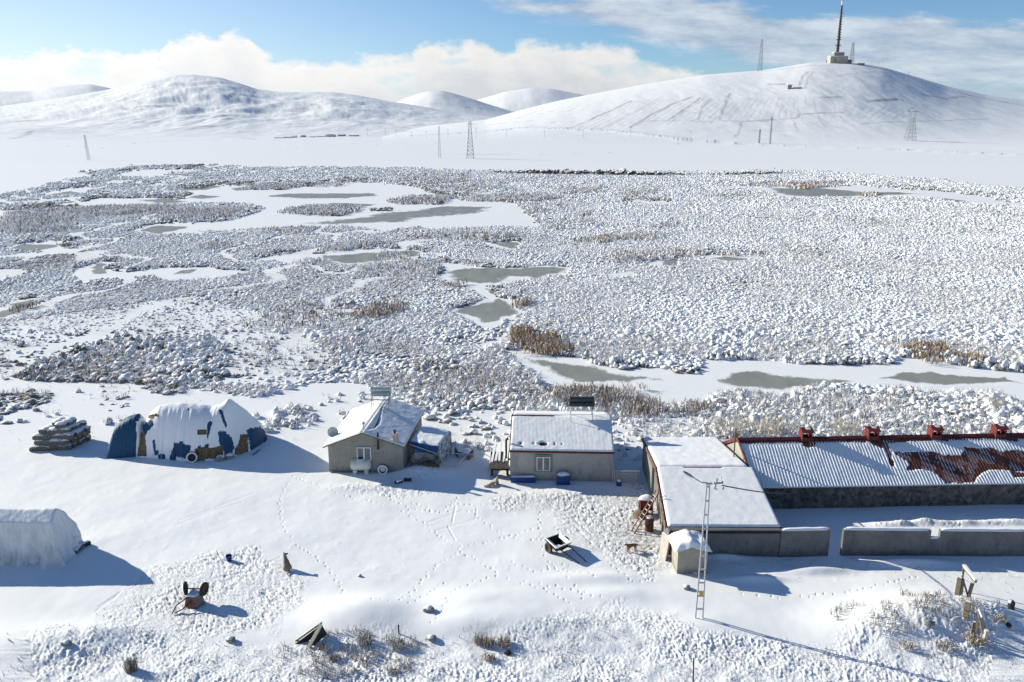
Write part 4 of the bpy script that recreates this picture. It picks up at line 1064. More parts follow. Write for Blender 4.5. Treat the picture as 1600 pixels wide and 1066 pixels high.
def mh2(u, v, P):
    ridge = 1 - sstep(.70, .30, u) * sstep(.925, .945, v + .012 * fbm(P[..., 0] * 2, P[..., 1] * 0, 2, 3)) * 1.0
    n = fbm(P[..., 0] * 2.6, P[..., 1] * 2.6, 3, 33)
    holes = .85 * np.exp(-((v - .17) / .06) ** 2) * (np.exp(-((u - .32) / .05) ** 2) * 1.5 + np.exp(-((u - .10) / .03) ** 2) * .9 + np.exp(-((u - .43) / .012) ** 2) + .7 * np.exp(-((u - .5) / .012) ** 2) + .6 * np.exp(-((u - .22) / .03) ** 2))
    return np.clip(ridge - sstep(.35, .75, holes + .3 * n), 0, 1)
i_ = ex * .07
build('roof_snow', sheet(z_(fe0 + i_, ze), z_(fe1, ze), z_(q1, zr), z_(q0 + i_, zr), 130, 70, .10, mh2, lambda P: .002 * np.sin(P[..., 0] * 2 * np.pi / .3), .025, 6), 'snow', rfm, smooth=True)
build('roof_snow', sheet(z_(q0 + i_, zr), z_(q1, zr), z_(be1, ze), z_(be0 + i_, ze), 60, 30, .12, None, None, .02, 7), 'snow', rfm, smooth=True)
build('fascia', MB().beam(z_(fe0, ze - .1), z_(fe1, ze - .1), .03, .14), 'redroof', h2)
w2 = GY(849, 725, 58.1)
window(h2, (w2[0], 58.18, w2[2]), 1.05, 1.15)
build('surround', MB().box((w2[0], 58.19, w2[2]), (1.35, .06, 1.45)), 'concretegrey', h2)
fx = GY(796, 690, 58.6)
build('stove_pipe', MB().tube((-.45, 58.9, 1.5), (-.45, 58.9, 3.1), .08).tube((-.45, 58.9, 1.5), (-.1, 58.9, 1.5), .08).tube((-.45, 58.9, 3.1), (-.3, 58.9, 3.25), .1), 'dark', h2)
sb = G(908, 651, 3.9)
solar('solar_heater', 'dark twin tank solar water heater on the red edged farmhouse ridge', (sb[0], sb[1], 3.85), 2.05, 4.75, 'tankdark', 'white', lambda sx, sy: -.22)
# trailer with planks, by its left wall
tr = T('trailer', 'old wooden farm trailer loaded with snowy planks at the house corner', 'trailer', G(781, 752))
tx0, tx1, ty0, ty1 = GY(766, 730, 58.6)[0], -.25, 58.5, 61.6
build('bed', MB().box(((tx0 + tx1) / 2, (ty0 + ty1) / 2, .95), (tx1 - tx0, ty1 - ty0, .1)), 'black', tr)
build('tailboard', MB().box(((tx0 + tx1) / 2, ty0 - .04, 1.15), (tx1 - tx0, .06, .46)), 'wood', tr)
build('side_board', MB().box((tx0 - .03, (ty0 + ty1) / 2, 1.12), (.06, ty1 - ty0 - .1, .4)), 'wood', tr)
build('chassis', MB().box(((tx0 + tx1) / 2, (ty0 + ty1) / 2, .8), (.5, ty1 - ty0, .16)).tube((tx0 - .05, 59.2, .5), (tx1, 59.2, .5), .06), 'dark', tr)
wheel('wheel', tr, (tx0 + .1, 59.2, .42), (1, 0, 0), .42, .2); wheel('wheel', tr, (tx1 - .1, 59.2, .42), (1, 0, 0), .42, .2)
for k in range(5):
    xx = tx0 + .12 + k * (tx1 - tx0 - .2) / 4.3; dz = random.uniform(-.03, .1)
    p = T('plank', ['leftmost snowy plank lying on the farm trailer', 'second snowy plank from the left on the farm trailer', 'middle snowy plank on the farm trailer', 'second plank from the house wall on the farm trailer', 'plank nearest the house wall on the farm trailer'][k], 'plank', (xx, 58.6, 1.4), 'planks loaded on the farm trailer')
    sk = random.uniform(-.1, .35)
    build('board', MB().beam((xx, 58.3, 1.44 + dz), (xx + sk, 61.9, 1.52 + dz), .2, .07), 'woodplain', p)
    build('snow_cap', MB().beam((xx, 58.4, 1.51 + dz), (xx + sk, 61.85, 1.59 + dz), .17, .06), 'snow', p)
# crate, bench, heap, pallets and canister along its front wall
cx, cy, _ = G(880, 759)
t = T('crate', 'dark blue crate with snow on its lid against the farmhouse front', 'crate', (cx, cy, 0))
build('box', MB().prism([(cx - .52, cy, .78), (cx + .52, cy, .78), (cx + .48, cy + .62, .8), (cx - .48, cy + .62, .8)], .85).box((cx, cy - .02, .5), (1.0, .06, .08)).box((cx - .3, cy - .02, .25), (.08, .05, .45)).box((cx + .3, cy - .02, .25), (.08, .05, .45)), 'blue', t)
snowcap(t, (cx, cy + .32, .79), .52, .32, .2, seed=2)
bx0, bx1 = G(798, 757)[0], G(837, 757)[0]
t = T('bench', 'low blue bench below the left end of the block wall', 'bench', ((bx0 + bx1) / 2, 57.95, 0))
build('seat', MB().box(((bx0 + bx1) / 2, 58.0, .42), (bx1 - bx0, .36, .06)), 'blue', t)
build('front', MB().box(((bx0 + bx1) / 2, 57.86, .16), (bx1 - bx0, .05, .44)), 'blue', t)
build('snow_cap', sheet((bx0, 57.84, .45), (bx1, 57.84, .45), (bx1, 58.16, .45), (bx0, 58.16, .45), 20, 8, .06), 'snow', t, smooth=True)
for sx in (bx0 + .1, bx1 - .1): build('leg', MB().box((sx, 58.1, .18), (.08, .08, .42)), 'dark', t)
p0, p1, p2 = G(957, 755), G(969, 755), G(998, 754)
t = T('pallet_gate', 'whitewashed gate of pallet slats right of the block farmhouse', 'gate', p0)
mb = MB()
for k in range(5):
    f = k / 4; mb.box((p0[0] + (p1[0] - p0[0]) * f, p0[1] + .1, .5), (.09, .05, 1.1))
build('upright_slats', mb, 'palewood', t)
mb = MB()
for k in range(5): mb.box(((p1[0] + p2[0]) / 2 + .03, p1[1] + .02, .12 + k * .21), (p2[0] - p1[0], .05, .12))
build('cross_slats', mb, 'palewood', t)
build('gate_post', MB().box((p1[0] + .1, p1[1] + .09, .5), (.08, .08, 1.2)), 'woodplain', t); build('gate_post', MB().box((p2[0] - .06, p1[1] + .09, .5), (.08, .08, 1.2)), 'woodplain', t)
build('snow_cap', MB().box(((p1[0] + p2[0]) / 2 + .03, p1[1] + .02, 1.03), (p2[0] - p1[0], .12, .06)), 'snow', t)
c_ = G(967, 759); t = T('canister', 'small blue canister with snow on top in front of the pallet gate', 'canister', c_)
build('body', MB().lathe(c_, [(0, -.05), (.2, -.05), (.21, .3), (.17, .4), (0, .42)], n=14), 'blue', t); snowcap(t, (c_[0], c_[1], .38), .18, .18, .14)

# ------------------------------------------------------------------ low cattle shed with the two-part roof
ls = T('cattle_shed', 'low block cattle shed under a broad smooth snow covered roof', 'shed', (13.5, 47.0, 0))
FLs, FRs, MLs, MRs, BLs, BRs = (9.98, 47.02), (17.05, 47.0), (10.42, 54), (17.1, 53.9), (10.62, 61.0), (16.3, 61.0)
zf, zm, zb = 1.78, 2.82, 2.2
mb = MB().add([(*FLs, -.3), (*FRs, -.3), (*MRs, -.3), (*BRs, -.3), (*BLs, -.3), (*MLs, -.3), (*FLs, zf), (*FRs, zf), (*MRs, zm), (*BRs, zb), (*BLs, zb), (*MLs, zm)],
              [(0, 1, 7, 6), (1, 2, 8, 7), (2, 3, 9, 8), (3, 4, 10, 9), (4, 5, 11, 10), (5, 0, 6, 11), (6, 7, 8, 11), (11, 8, 9, 10)])
build('wall', mb, 'wallblock', ls)
c0, c1, c2, c3 = G(1040.5, 823, 1.84), G(1223, 824, 1.84), G(1181, 731, 2.95), G(1024, 730, 2.95)
c1 = (17.2, c1[1], c1[2]); c2 = (17.2, c2[1], c2[2])
g3, g2 = G(1003, 684.5, 2.3), G(1120, 684.5, 2.3)
c2b = G(1170, 730, 2.95)
rf_ = build('front_roof', MB().prism([c0, c1, c2, c3], .08), 'redroof', ls)
rb_ = build('rear_roof', MB().prism([(c3[0], c3[1], c3[2] - .02), (c2b[0], c2b[1], c2b[2] - .02), g2, g3], .08), 'redroof', ls)
def mls(u, v, P): return np.clip(1 - sstep(.965, .985, v) * sstep(.26, .3, u) * sstep(.72, .62, u + .1 * fbm(P[..., 0] * 2, P[..., 0] * 0, 2, 3)), 0, 1)
ins = .10
build('roof_snow', sheet((c0[0] + ins, c0[1], c0[2]), c1, c2, (c3[0] + ins, c3[1], c3[2]), 80, 70, .11, mls, None, .022, 11), 'snow', rf_, smooth=True)
build('roof_snow', sheet((c3[0] + ins, c3[1], c3[2] - .02), (c2b[0], c2b[1], c2b[2] - .02), g2, (g3[0] + ins, g3[1], g3[2]), 60, 50, .13, None, None, .03, 12), 'snow', rb_, smooth=True)
build('verge_trim', MB().beam((c0[0] - .02, c0[1], c0[2] - .08), (c3[0] - .02, c3[1], c3[2] - .08), .05, .2).beam((c3[0] - .02, c3[1], c3[2] - .10), (g3[0] - .02, g3[1], g3[2] - .08), .05, .2), 'redwood', ls)
build('rear_wall_panel', MB().prism([(10.28, 55.6, 2.3), (10.42, 55.6, 2.3), (10.6, 60.9, 2.1), (10.46, 60.9, 2.1)], 2.5), 'concretegrey', ls)
build('painted_eave_shade', MB().box((13.5, 46.88, 1.70), (7.0, .04, .14)), 'black', ls)  # black strip added to stand in for the shade under the eave
for yy_, m_ in ((52.3, 'palewood'), (53.2, 'woodplain'), (51.2, 'woodplain')):
    build('post', MB().box((10.0 + (yy_ - 47) * .062, yy_, 1.0), (.14, .14, 2.3)), m_, ls)
build('door', MB().box((10.16, 49.9, .85), (.05, .9, 1.7)), 'woodplain', ls)
# yard walls
def yardwall(label, segs, x0, x1, y0, y1, h=1.8):
    t = T('yard_wall', label, 'wall', ((x0 + x1) / 2, (y0 + y1) / 2, 0))
    def yy_(x): return y0 + (y1 - y0) * (x - x0) / (x1 - x0)
    def blk(a, b, z0, z1, w=.24):
        return [(a, yy_(a) - w / 2, z1), (b, yy_(b) - w / 2, z1), (b, yy_(b) + w / 2, z1), (a, yy_(a) + w / 2, z1)], z1 - z0
    mb = MB(); hl = 1.25; mb.prism(*blk(x0, x1, -.4, hl))
    for a, b in segs: mb.prism(*blk(a, b, hl, h))
    build('blocks', mb, 'wallblock', t)
    edges = [(a, b, h) for a, b in segs] + [(a[1], b[0], hl) for a, b in zip(segs[:-1], segs[1:])]
    for a, b, z in edges:
        q, _ = blk(a, b, 0, z, .26); n = max(8, int((b - a) * 4))
        build('snow_coping', sheet(q[0], q[1], q[2], q[3], n, 7, .10, None, None, .04, int(a * 3)), 'snow', t, smooth=True)
    return t
yardwall('short grey block wall joined to the low cattle shed', [(17.08, 20.26)], 17.08, 20.26, 47.05, 47.18)
w_ = [G(px_, 867)[0] for px_ in (1314, 1448, 1462, 1594, 1606)]
yardwall('long grey block wall with square notches in its top', [(w_[0], w_[1]), (w_[2], w_[3]), (w_[4], 43)], w_[0], 43, 47.18, 46.75)
# ------------------------------------------------------------------ long barn with the ribbed red roof
bn = T('long_barn', 'long stone barn with a ribbed red roof partly bared of snow', 'barn', (28, 54, 0))
bx0, bx1 = 17.35, 46.0
def fy(x): return 53.48 + (x - 17.3) * .038
def ry(x): return 57.1 + (x - 16.9) * .047
def by(x): return 61.0 + (x - 16.9) * .05
EB, RB = 1.85, 3.9
mb = MB().add([(bx0, fy(bx0), -.3), (bx1, fy(bx1), -.3), (bx1, by(bx1), -.3), (16.75, by(bx0), -.3), (bx0, fy(bx0), EB - .05), (bx1, fy(bx1), EB - .05), (bx1, by(bx1), EB - .05), (16.75, by(bx0), EB - .05), (17.02, ry(bx0), RB - .1), (bx1, ry(bx1), RB - .1)],
              [(0, 1, 5, 4), (2, 3, 7, 6), (3, 0, 4, 8, 7), (1, 2, 6, 9, 5)])
build('wall', mb, 'stone', bn)
build('gable_panel', MB().add([(16.70, by(16.7), EB - .05), (16.96, ry(17), RB - .12), (17.28, fy(17.3) + .05, EB - .05), (17.2, fy(17.3), .2), (16.70, by(16.7), .2)], [(0, 1, 2, 3, 4)]), 'concrete', bn)
def rp(x0, x1, n): return np.linspace(x0, x1, n)
rib = lambda P: .020 * np.sin(P[..., 0] * 2 * np.pi / .225)
ev0, ev1 = (17.32, fy(17.3) - .28, EB - .12), (bx1, fy(bx1) - .28, EB - .12)
rg0, rg1 = (16.86, ry(16.86), RB), (bx1, ry(bx1), RB)
bk0, bk1 = (16.62, by(16.6) + .25, EB - .1), (bx1, by(bx1) + .25, EB - .1)
def ribbed(a, b, c, d, nu, nv):
    u = np.linspace(0, 1, nu)[:, None, None]; v = np.linspace(0, 1, nv)[None, :, None]
    a, b, c, d = [np.array(q, float) for q in (a, b, c, d)]
    P = a * (1 - u) * (1 - v) + b * u * (1 - v) + c * u * v + d * (1 - u) * v
    n = np.cross(b - a, d - a); n /= np.linalg.norm(n); n = n if n[2] > 0 else -n
    return MB().grid(P + n * rib(P)[..., None])
NU = 29 * 4 * 8
ro = build('roof', ribbed(ev0, ev1, rg1, rg0, NU, 6), 'rustroof', bn, smooth=True)
build('rear_roof', ribbed(rg0, rg1, bk1, bk0, 400, 4), 'redroof', bn, smooth=True)
z5 = lambda pts: [(x_ / 3.2 + 1100, y_ / 3.2 + 640) for x_, y_ in pts]
BARE = [z5(p) for p in ([(480,140),(565,140),(552,192),(520,190),(495,182)],[(600,140),(820,140),(810,168),(760,160),(620,158)],[(790,130),(900,130),(935,215),(955,290),(930,275),(905,195),(850,182)],
        [(880,130),(1130,130),(1140,158),(1040,158),(900,172)],[(1110,120),(1240,120),(1225,160),(1150,150)],[(1430,110),(1560,110),(1560,158),(1500,150)],
        [(935,205),(1010,215),(1080,208),(1150,212),(1200,228),(1285,232),(1300,185),(1370,195),(1440,190),(1500,215),(1560,200),(1620,212),(1700,220),(1700,300),(1600,312),(1430,300),(1380,322),(1350,370),(1200,370),(1190,345),(1150,312),(1070,300),(1005,308),(1030,272),(985,242)])]
def mbarn(u, v, P):
    px_, py_ = proj(P[..., 0], P[..., 1], P[..., 2])
    px_ = px_ + 3.5 * fbm(P[..., 0] * 2.2, P[..., 1] * 2.2, 3, 44); py_ = py_ + 2.5 * fbm(P[..., 0] * 2.2, P[..., 1] * 2.2, 3, 45)
    m = np.where(inany(BARE, px_, py_), 0., 1.)
    m *= 1 - sstep(.90, .925, v + .055 * fbm(P[..., 0] * 1.1, P[..., 1] * 1.5, 4, 46)) * .97
    m = np.where(u > .66, m * (fbm(P[..., 0] * .5, P[..., 1] * .9, 3, 47) > -.05), m)
    rem = (np.sin(P[..., 0] * 2 * np.pi / .225) < -.72) & (fbm(P[..., 0] * .9, P[..., 1] * .7, 3, 48) > -.02) & (v < .93)
    m = np.where(rem, np.maximum(m, .62), m)
    thin = np.exp(-((v - .92) / .06) ** 2)
    m *= 1 - thin * (np.sin(P[..., 0] * 2 * np.pi / .225) > .1) * .97
    return m
build('roof_snow', sheet(ev0, ev1, rg1, rg0, NU, 60, .042, mbarn, rib, .018, 15, .02), 'snow', ro, smooth=True)
build('roof_snow', sheet(rg0, rg1, bk1, bk0, 400, 16, .07, None, rib, .02, 16), 'snow', ro, smooth=True)
build('ridge_cap', MB().prism([(rg0[0], rg0[1] - .22, RB - .02), (rg1[0], rg1[1] - .22, RB - .02), (rg1[0], rg1[1], RB + .10), (rg0[0], rg0[1], RB + .10)], .04).prism([(rg0[0], rg0[1], RB + .10), (rg1[0], rg1[1], RB + .10), (rg1[0], rg1[1] + .22, RB - .02), (rg0[0], rg0[1] + .22, RB - .02)], .04), 'redroof', bn)
build('verge_board', MB().beam((rg0[0] - .03, rg0[1], RB + .02), (ev0[0] - .03, ev0[1], ev0[2] + .02), .05, .22).beam((rg0[0] - .03, rg0[1], RB + .02), (bk0[0] - .03, bk0[1], bk0[2] + .02), .05, .22), 'redpaint', bn)
for px_ in (1258, 1363, 1464, 1567):
    v_ = G(px_, 684, RB); x_, y_ = v_[0], ry(v_[0]); w, d_, h_ = .38, .40, .78
    mb = MB(); z0 = RB - .12
    mb.box((x_ - w + .04, y_, z0 + h_ / 2), (.08, 2 * d_, h_)).box((x_ + w - .04, y_, z0 + h_ / 2), (.08, 2 * d_, h_)).box((x_, y_ - d_ + .03, z0 + .14), (2 * w - .16, .06, .28)).box((x_, y_ + d_ - .03, z0 + .14), (2 * w - .16, .06, .28)).box((x_, y_ - d_ + .03, z0 + h_ - .05), (2 * w - .16, .06, .1))
    vt = build('ridge_vent', mb, 'redpaint', bn)
    build('vent_roof', MB().prism([(x_ - w - .06, y_ - d_ - .14, z0 + h_ - .02), (x_ + w + .06, y_ - d_ - .14, z0 + h_ - .02), (x_ + w + .06, y_, z0 + h_ + .2), (x_ - w - .06, y_, z0 + h_ + .2)], .05).prism([(x_ - w - .06, y_, z0 + h_ + .2), (x_ + w + .06, y_, z0 + h_ + .2), (x_ + w + .06, y_ + d_ + .14, z0 + h_ - .02), (x_ - w - .06, y_ + d_ + .14, z0 + h_ - .02)], .05), 'redpaint', vt)
    build('vent_snow', sheet((x_ - w * .2, y_ - d_ * .7, z0 + h_ + .05), (x_ + w * .8, y_ - d_ * .7, z0 + h_ + .05), (x_ + w * .9, y_ - .03, z0 + h_ + .19), (x_ - w * .5, y_ - .03, z0 + h_ + .19), 10, 8, .03), 'snow', vt, smooth=True)
gp = GY(1147, 707, 56.2); gt = GY(1147, 669, 56.2)
tag(build('pipe_pole', MB().tube((gp[0], 56.2, gp[2] - .8), (gp[0], 56.2, gt[2]), .05), 'redwood', None, (gp[0], 56.2, 2.2)), 'thin upright pole in front of the long barn gable', 'pole')

# ------------------------------------------------------------------ outhouse
oh = T('outhouse', 'small square outhouse with a thick snow cap beside the lamp pole', 'outhouse', G(1080, 896))
A0, A1, B0 = G(1057.6, 897), G(1104, 896), G(1049.5, 884)
A0, A1 = V3(*A0), V3(*A1); ddx = V3(-.06, 1, 0) * 1.55; B0 = A0 + ddx; B1 = A1 + ddx
hz = 1.68
mb = MB().add([z_(A0, -.3), z_(A1, -.3), z_(B1, -.3), z_(B0, -.3), z_(A0, hz - .12), z_(A1, hz - .05), z_(B1, hz), z_(B0, hz - .08), z_((A0 + A1) / 2, hz + .18), z_((B0 + B1) / 2, hz + .22)],
              [(0, 1, 5, 8, 4), (1, 2, 6, 5), (2, 3, 7, 9, 6), (3, 0, 4, 7), (4, 8, 9, 7), (8, 5, 6, 9)])
build('wall', mb, 'shedblock', oh)
Y0, Y1 = A0.y - .22, B0.y + .2; X0, X1 = A0.x - .25, A1.x + .22
nu, nv = 30, 24; P = np.zeros((nu, nv, 3))
for i in range(nu):
    for j in range(nv):
        u, v = i / (nu - 1), j / (nv - 1); x_ = X0 + (X1 - X0) * u - .06 * (v * 1.9); y_ = Y0 + (Y1 - Y0) * v
        ed = min(u, 1 - u, v, 1 - v); t = sstep(0, .14, np.array(ed))
        roof = hz + .10 + .22 * (1 - abs(2 * u - 1)) + .12 * math.exp(-((u - .42) / .14) ** 2)
        P[i, j] = (x_ + .03 * float(pn(np.array(v * 7), np.array(u * 3), 5)), y_, roof - .12 + (.30 + .10 * float(fbm(np.array(x_ * 1.8), np.array(y_ * 1.8), 2, 60))) * float(t) - (.0 if ed > 0 else .06))
build('roof_snow', MB().grid(P), 'snow', oh, smooth=True)
build('roof', MB().prism([(X0 + .08, Y0 + .06, hz - .02), ((X0 + X1) / 2, Y0 + .06, hz + .24), ((X0 + X1) / 2 - .1, Y1 - .05, hz + .26), (X0, Y1 - .05, hz - .0)], .06).prism([((X0 + X1) / 2, Y0 + .06, hz + .24), (X1 - .06, Y0 + .06, hz + .03), (X1 - .12, Y1 - .05, hz + .04), ((X0 + X1) / 2 - .1, Y1 - .05, hz + .26)], .06), 'woodplain', oh)
b0_ = V3(*G(1032, 873)); b1_ = V3(*G(1040, 877))
t = T('board', 'pale weathered door board leaning at the corner of the cattle shed', 'board', tuple(b0_))
mb = MB().add([(b0_.x, b0_.y + .5, .0), (b1_.x, b1_.y, .0), (b1_.x + .22, b1_.y + .1, 1.55), (b0_.x + .15, b0_.y + .7, 1.5), (b0_.x + .1, b0_.y + .5, .0), (b1_.x + .1, b1_.y + .02, 0), (b1_.x + .32, b1_.y + .12, 1.55), (b0_.x + .25, b0_.y + .72, 1.5)],
              [(0, 1, 2, 3), (5, 4, 7, 6), (1, 5, 6, 2), (4, 0, 3, 7), (3, 2, 6, 7), (0, 4, 5, 1)])
build('panel', mb, 'palewood', t)
build('edge_batten', MB().beam((b1_.x + .02, b1_.y - .03, 0), (b1_.x + .24, b1_.y + .07, 1.6), .08, .09), 'redwood', t)
# ladder, barrel and feeder along its left side
l0, l1 = V3(*G(988.5, 832)), V3(*G(1027, 768, 2.75))
t = T('ladder', 'reddish wooden ladder leaning on the cattle shed eave', 'ladder', tuple(l0))
ax = (l1 - l0).normalized(); sd_ = ax.cross(V3(0, 0, 1)).normalized() * .20
for s in (-1, 1): build('rail', MB().beam(l0 + sd_ * s, l1 + sd_ * s, .06, .08), 'redwood', t)
mb = MB()
for k in range(1, 9): build('rung', MB().tube(l0.lerp(l1, k / 9) - sd_, l0.lerp(l1, k / 9) + sd_, .025, n=6), 'palewood', t)
c_ = G(1014, 829); t = T('barrel', 'rusty brown barrel with a snow lid beside the ladder', 'barrel', c_)
build('body', MB().lathe(c_, [(0, -.05), (.30, -.05), (.31, .0), (.29, .03), (.29, .32), (.305, .34), (.29, .36), (.29, .66), (.305, .68), (.29, .70), (.29, .97), (.31, 1.0), (.27, 1.0), (.27, .96), (0, .96)], n=22), 'rust', t)
snowcap(t, (c_[0], c_[1], .96), .27, .27, .12)
c_ = G(1009, 803); t = T('feeder', 'red metal feed hopper with snow on top behind the ladder', 'feeder', c_)
x, y, _ = c_
build('hopper', MB().add([(x - .5, y - .3, 1.15), (x + .5, y - .3, 1.15), (x + .5, y + .5, 1.15), (x - .5, y + .5, 1.15), (x - .38, y - .2, .35), (x + .38, y - .2, .35), (x + .38, y + .4, .35), (x - .38, y + .4, .35)], [(0, 1, 2, 3), (7, 6, 5, 4), (0, 4, 5, 1), (1, 5, 6, 2), (2, 6, 7, 3), (3, 7, 4, 0)]), 'redpaint', t)
mb = MB()
for sx in (-.42, .42):
    for sy in (-.22, .42): build('leg', MB().box((x + sx, y + sy, .25), (.07, .07, .8)), 'rust', t)
snowcap(t, (x, y + .1, 1.14), .55, .45, .26, seed=4)
tag(build('straw_heap', MB().lathe((x - .35, y - .35, 0), [(.65, -.1), (.6, .15), (.4, .34), (0, .42)], n=12), 'hay', None, (x - .35, y - .35, 0), True), 'small heap of straw at the foot of the red feeder', 'straw')

# ------------------------------------------------------------------ lamp pole with its cable
lp = T('lamp_post', 'tall two legged steel lattice street lamp post by the outhouse', 'lamp post', (10.41, 39.95, 0))
bx_, by_ = 10.41, 39.95; HT_ = 8.35
gz = ground_z(bx_, by_)
def leg(s, z): return (bx_ + s * (.205 - .13 * z / HT_), by_, z)
for s in (-1, 1): build('leg', MB().beam((*leg(s, 0)[:2], gz - .2), leg(s, HT_), .068, .068), 'galv', lp)
mb = MB()
for k in range(10):
    z = .75 + k * .82; build('batten', MB().beam(leg(-1, z), leg(1, z), .03, .11), 'galv', lp)
build('top_bracket', MB().beam((bx_ - .12, by_, HT_ - .05), (bx_ + .75, by_ - .1, HT_ + .05), .08, .08).beam((bx_ + .35, by_ - .02, HT_ - .35), (bx_ + .45, by_ - .1, HT_ + .3), .06, .06), 'steel', lp)
ar = build('arm', MB().path([(bx_ - .05, by_, HT_), (bx_ - .35, by_ - .02, HT_ + .03), (bx_ - .65, by_ - .06, HT_ + .22), (bx_ - .85, by_ - .1, HT_ + .38)], .03), 'steel', lp)
hd = MB().lathe((0, 0, 0), [(0, -.36), (.07, -.34), (.12, -.1), (.115, .15), (.06, .34), (0, .36)], 'X', 12)
Rh = Matrix.Rotation(math.radians(32), 3, 'Y'); hd.v = [tuple(Rh @ Vector((v[0], v[1], v[2] * .6)) + V3(bx_ - 1.12, by_ - .14, HT_ + .55)) for v in hd.v]
build('lamp_head', hd, 'steel', ar, smooth=True)
for k, (dx_, dz_) in enumerate(((.62, .35), (.72, .1), (.42, -.3), (.78, -.25), (.25, .05))):
    build('insulator', MB().lathe((bx_ + dx_, by_ - .1, HT_ + dz_), [(0, -.07), (.05, -.06), (.035, -.02), (.055, 0), (.03, .04), (0, .07)], n=10), 'greenglass' if k % 2 else 'white', lp)
build('number_plate', MB().box((bx_ + .02, by_ - .06, 1.75), (.22, .02, .34)), 'yellow', lp)
build('spikes', MB().path([(bx_ - .45, by_ - .1, 3.05), (bx_ - .2, by_, 2.95), (bx_ + .2, by_, 2.95), (bx_ + .42, by_ - .12, 2.85)], .022).path([(bx_ - .4, by_ + .15, 2.9), (bx_ - .2, by_, 2.95)], .02), 'steel', lp)
ca, cb = V3(bx_ + .72, by_ - .1, HT_ - .1), V3(*GY(1262, 771, 53.55)); cb.z = 1.2
pts = [tuple(ca.lerp(cb, k / 14) - V3(0, 0, .35 * math.sin(math.pi * k / 14) * .6)) for k in range(15)]
tag(build('power_cable', MB().path(pts, .035, 6), 'dark', None, tuple(ca)), 'thick dark cable running from the lamp post down to the long barn', 'cable')
# ------------------------------------------------------------------ hay stacks under tarpaulin
z3 = lambda pts: [(x_ / 6.154 + 160, y_ / 6.154 + 610) for x_, y_ in pts]
BLUE = [z3(p) for p in ([(690,520),(760,505),(850,530),(830,640),(640,660)],[(1110,390),(1160,380),(1240,450),(1270,560),(1200,620),(1140,560)],[(1390,390),(1500,340),(1600,400),(1600,560),(1430,600)],
        [(480,490),(510,480),(520,590),(610,610),(600,650),(500,630)],[(1115,185),(1150,185),(1205,350),(1180,360)],[(1012,320),(1052,280),(1032,420),(1000,500)],[(380,330),(470,280),(500,330),(430,400),(400,480)],[(940,540),(1030,520),(1020,560),(900,580)],[(820,170),(842,180),(838,195),(822,190)])]
HOLES = [z3(p) for p in ([(905,395),(940,375),(1005,390),(990,420),(930,425)],[(890,570),(1000,560),(1150,545),(1165,600),(1050,640),(930,690),(900,660)],[(1280,580),(1340,430),(1395,430),(1395,640),(1310,650)],[(320,420),(400,410),(425,620),(310,640)],[(420,240),(560,235),(470,275)])]
def mound(root, Xr, Yr_, outline, front, p, q, nx, ny, seed, blue, holes, hscale=.985):
    o = np.array([GY(a, b, Yr_(a))[::2] for a, b in outline]); f = np.array([G(a, b)[:2] for a, b in front])
    o = o[np.argsort(o[:, 0])]; f = f[np.argsort(f[:, 0])]
    gx = np.linspace(Xr[0], Xr[1], nx)[:, None] + np.zeros((1, ny)); t = np.linspace(-1.12, 1.12, ny)[None, :] + 0 * gx
    H = np.interp(gx, o[:, 0], o[:, 1], left=0, right=0); Yc = np.interp(gx, [GY(a, b, Yr_(a))[0] for a, b in outline], [Yr_(a) for a, b in outline]); Yf = np.interp(gx, f[:, 0], f[:, 1])
    half = np.maximum(Yc - Yf, .4)
    fold = pn(gx * 2.1 + 3 * seed, t * .9, 301 + seed) * .9 + pn(gx * 5.2, t * 1.3, 302 + seed) * .7
    s = np.abs(t)
    gy = Yc + t * half * (1 + .08 * fold * s)
    z = H * np.clip(1 - np.clip(s, 0, 1) ** p, 0, 1) ** q
    z = z * (1 + .04 * fold * np.clip(s, 0, 1) ** 2) + .05 * fbm(gx * 1.5, t * 3, 3, 303 + seed) * (z > .1)
    z = np.where(s > 1, -.2, z)
    P = np.stack([gx, gy, z], -1); px_, py_ = proj(P[..., 0], P[..., 1], P[..., 2])
    jx_ = 3.2 * fbm(gx * 2.5, t * 5, 4, 304); 
    bare = np.where(inany(blue, px_ + jx_, py_ + jx_), .80, .16) + .10 * fold + .16 * sstep(.85, 1., s)
    cut = inany(holes, px_ + jx_, py_ + jx_)
    keep = ~(cut[:-1, :-1] | cut[1:, 1:] | cut[1:, :-1] | cut[:-1, 1:])
    b = np.array(root.location)
    lp_, sz = gridfaces(nx, ny, keep)
    tp = npmesh('tarpaulin', P.reshape(-1, 3) - b, lp_, sz, M['tarp'], True, dict(bare=bare.ravel())); tp.parent = root
    Z2 = z - .05 + .04 * fbm(gx * 4, t * 9, 3, 305); Y2 = Yc + (gy - Yc) * .965
    lp_, sz = gridfaces(nx, ny)
    hy_ = npmesh('hay', np.stack([gx, Y2, np.where(s > 1, -.3, Z2)], -1).reshape(-1, 3) - b, lp_, sz, M['hay'], True); hy_.parent = root
    return P
hs = T('haystack', 'big haystack under a snow laden blue tarpaulin with a pointed right end', 'haystack', (-26.5, 64, 0))
TOP = [(212,700),(226,665),(232,650),(240,640),(251,633),(257,632),(283,630),(316,633),(332,635),(344,632),(352,627),(357,624),(362,627),(379,641),(404,664),(410,680),(413,690)]
FRONT = [(205,714),(264,718),(295,722),(339,719),(374,711),(392,705),(413,691)]
mound(hs, (-31.2, -21.35), lambda a: 64.4 + max(0, a - 345) * .030, TOP, FRONT, 2.0, .72, 190, 90, 1, BLUE, HOLES)
hs2 = T('haystack', 'small hay heap wrapped in bright blue tarpaulin left of the big haystack', 'haystack', (-32, 64, 0))
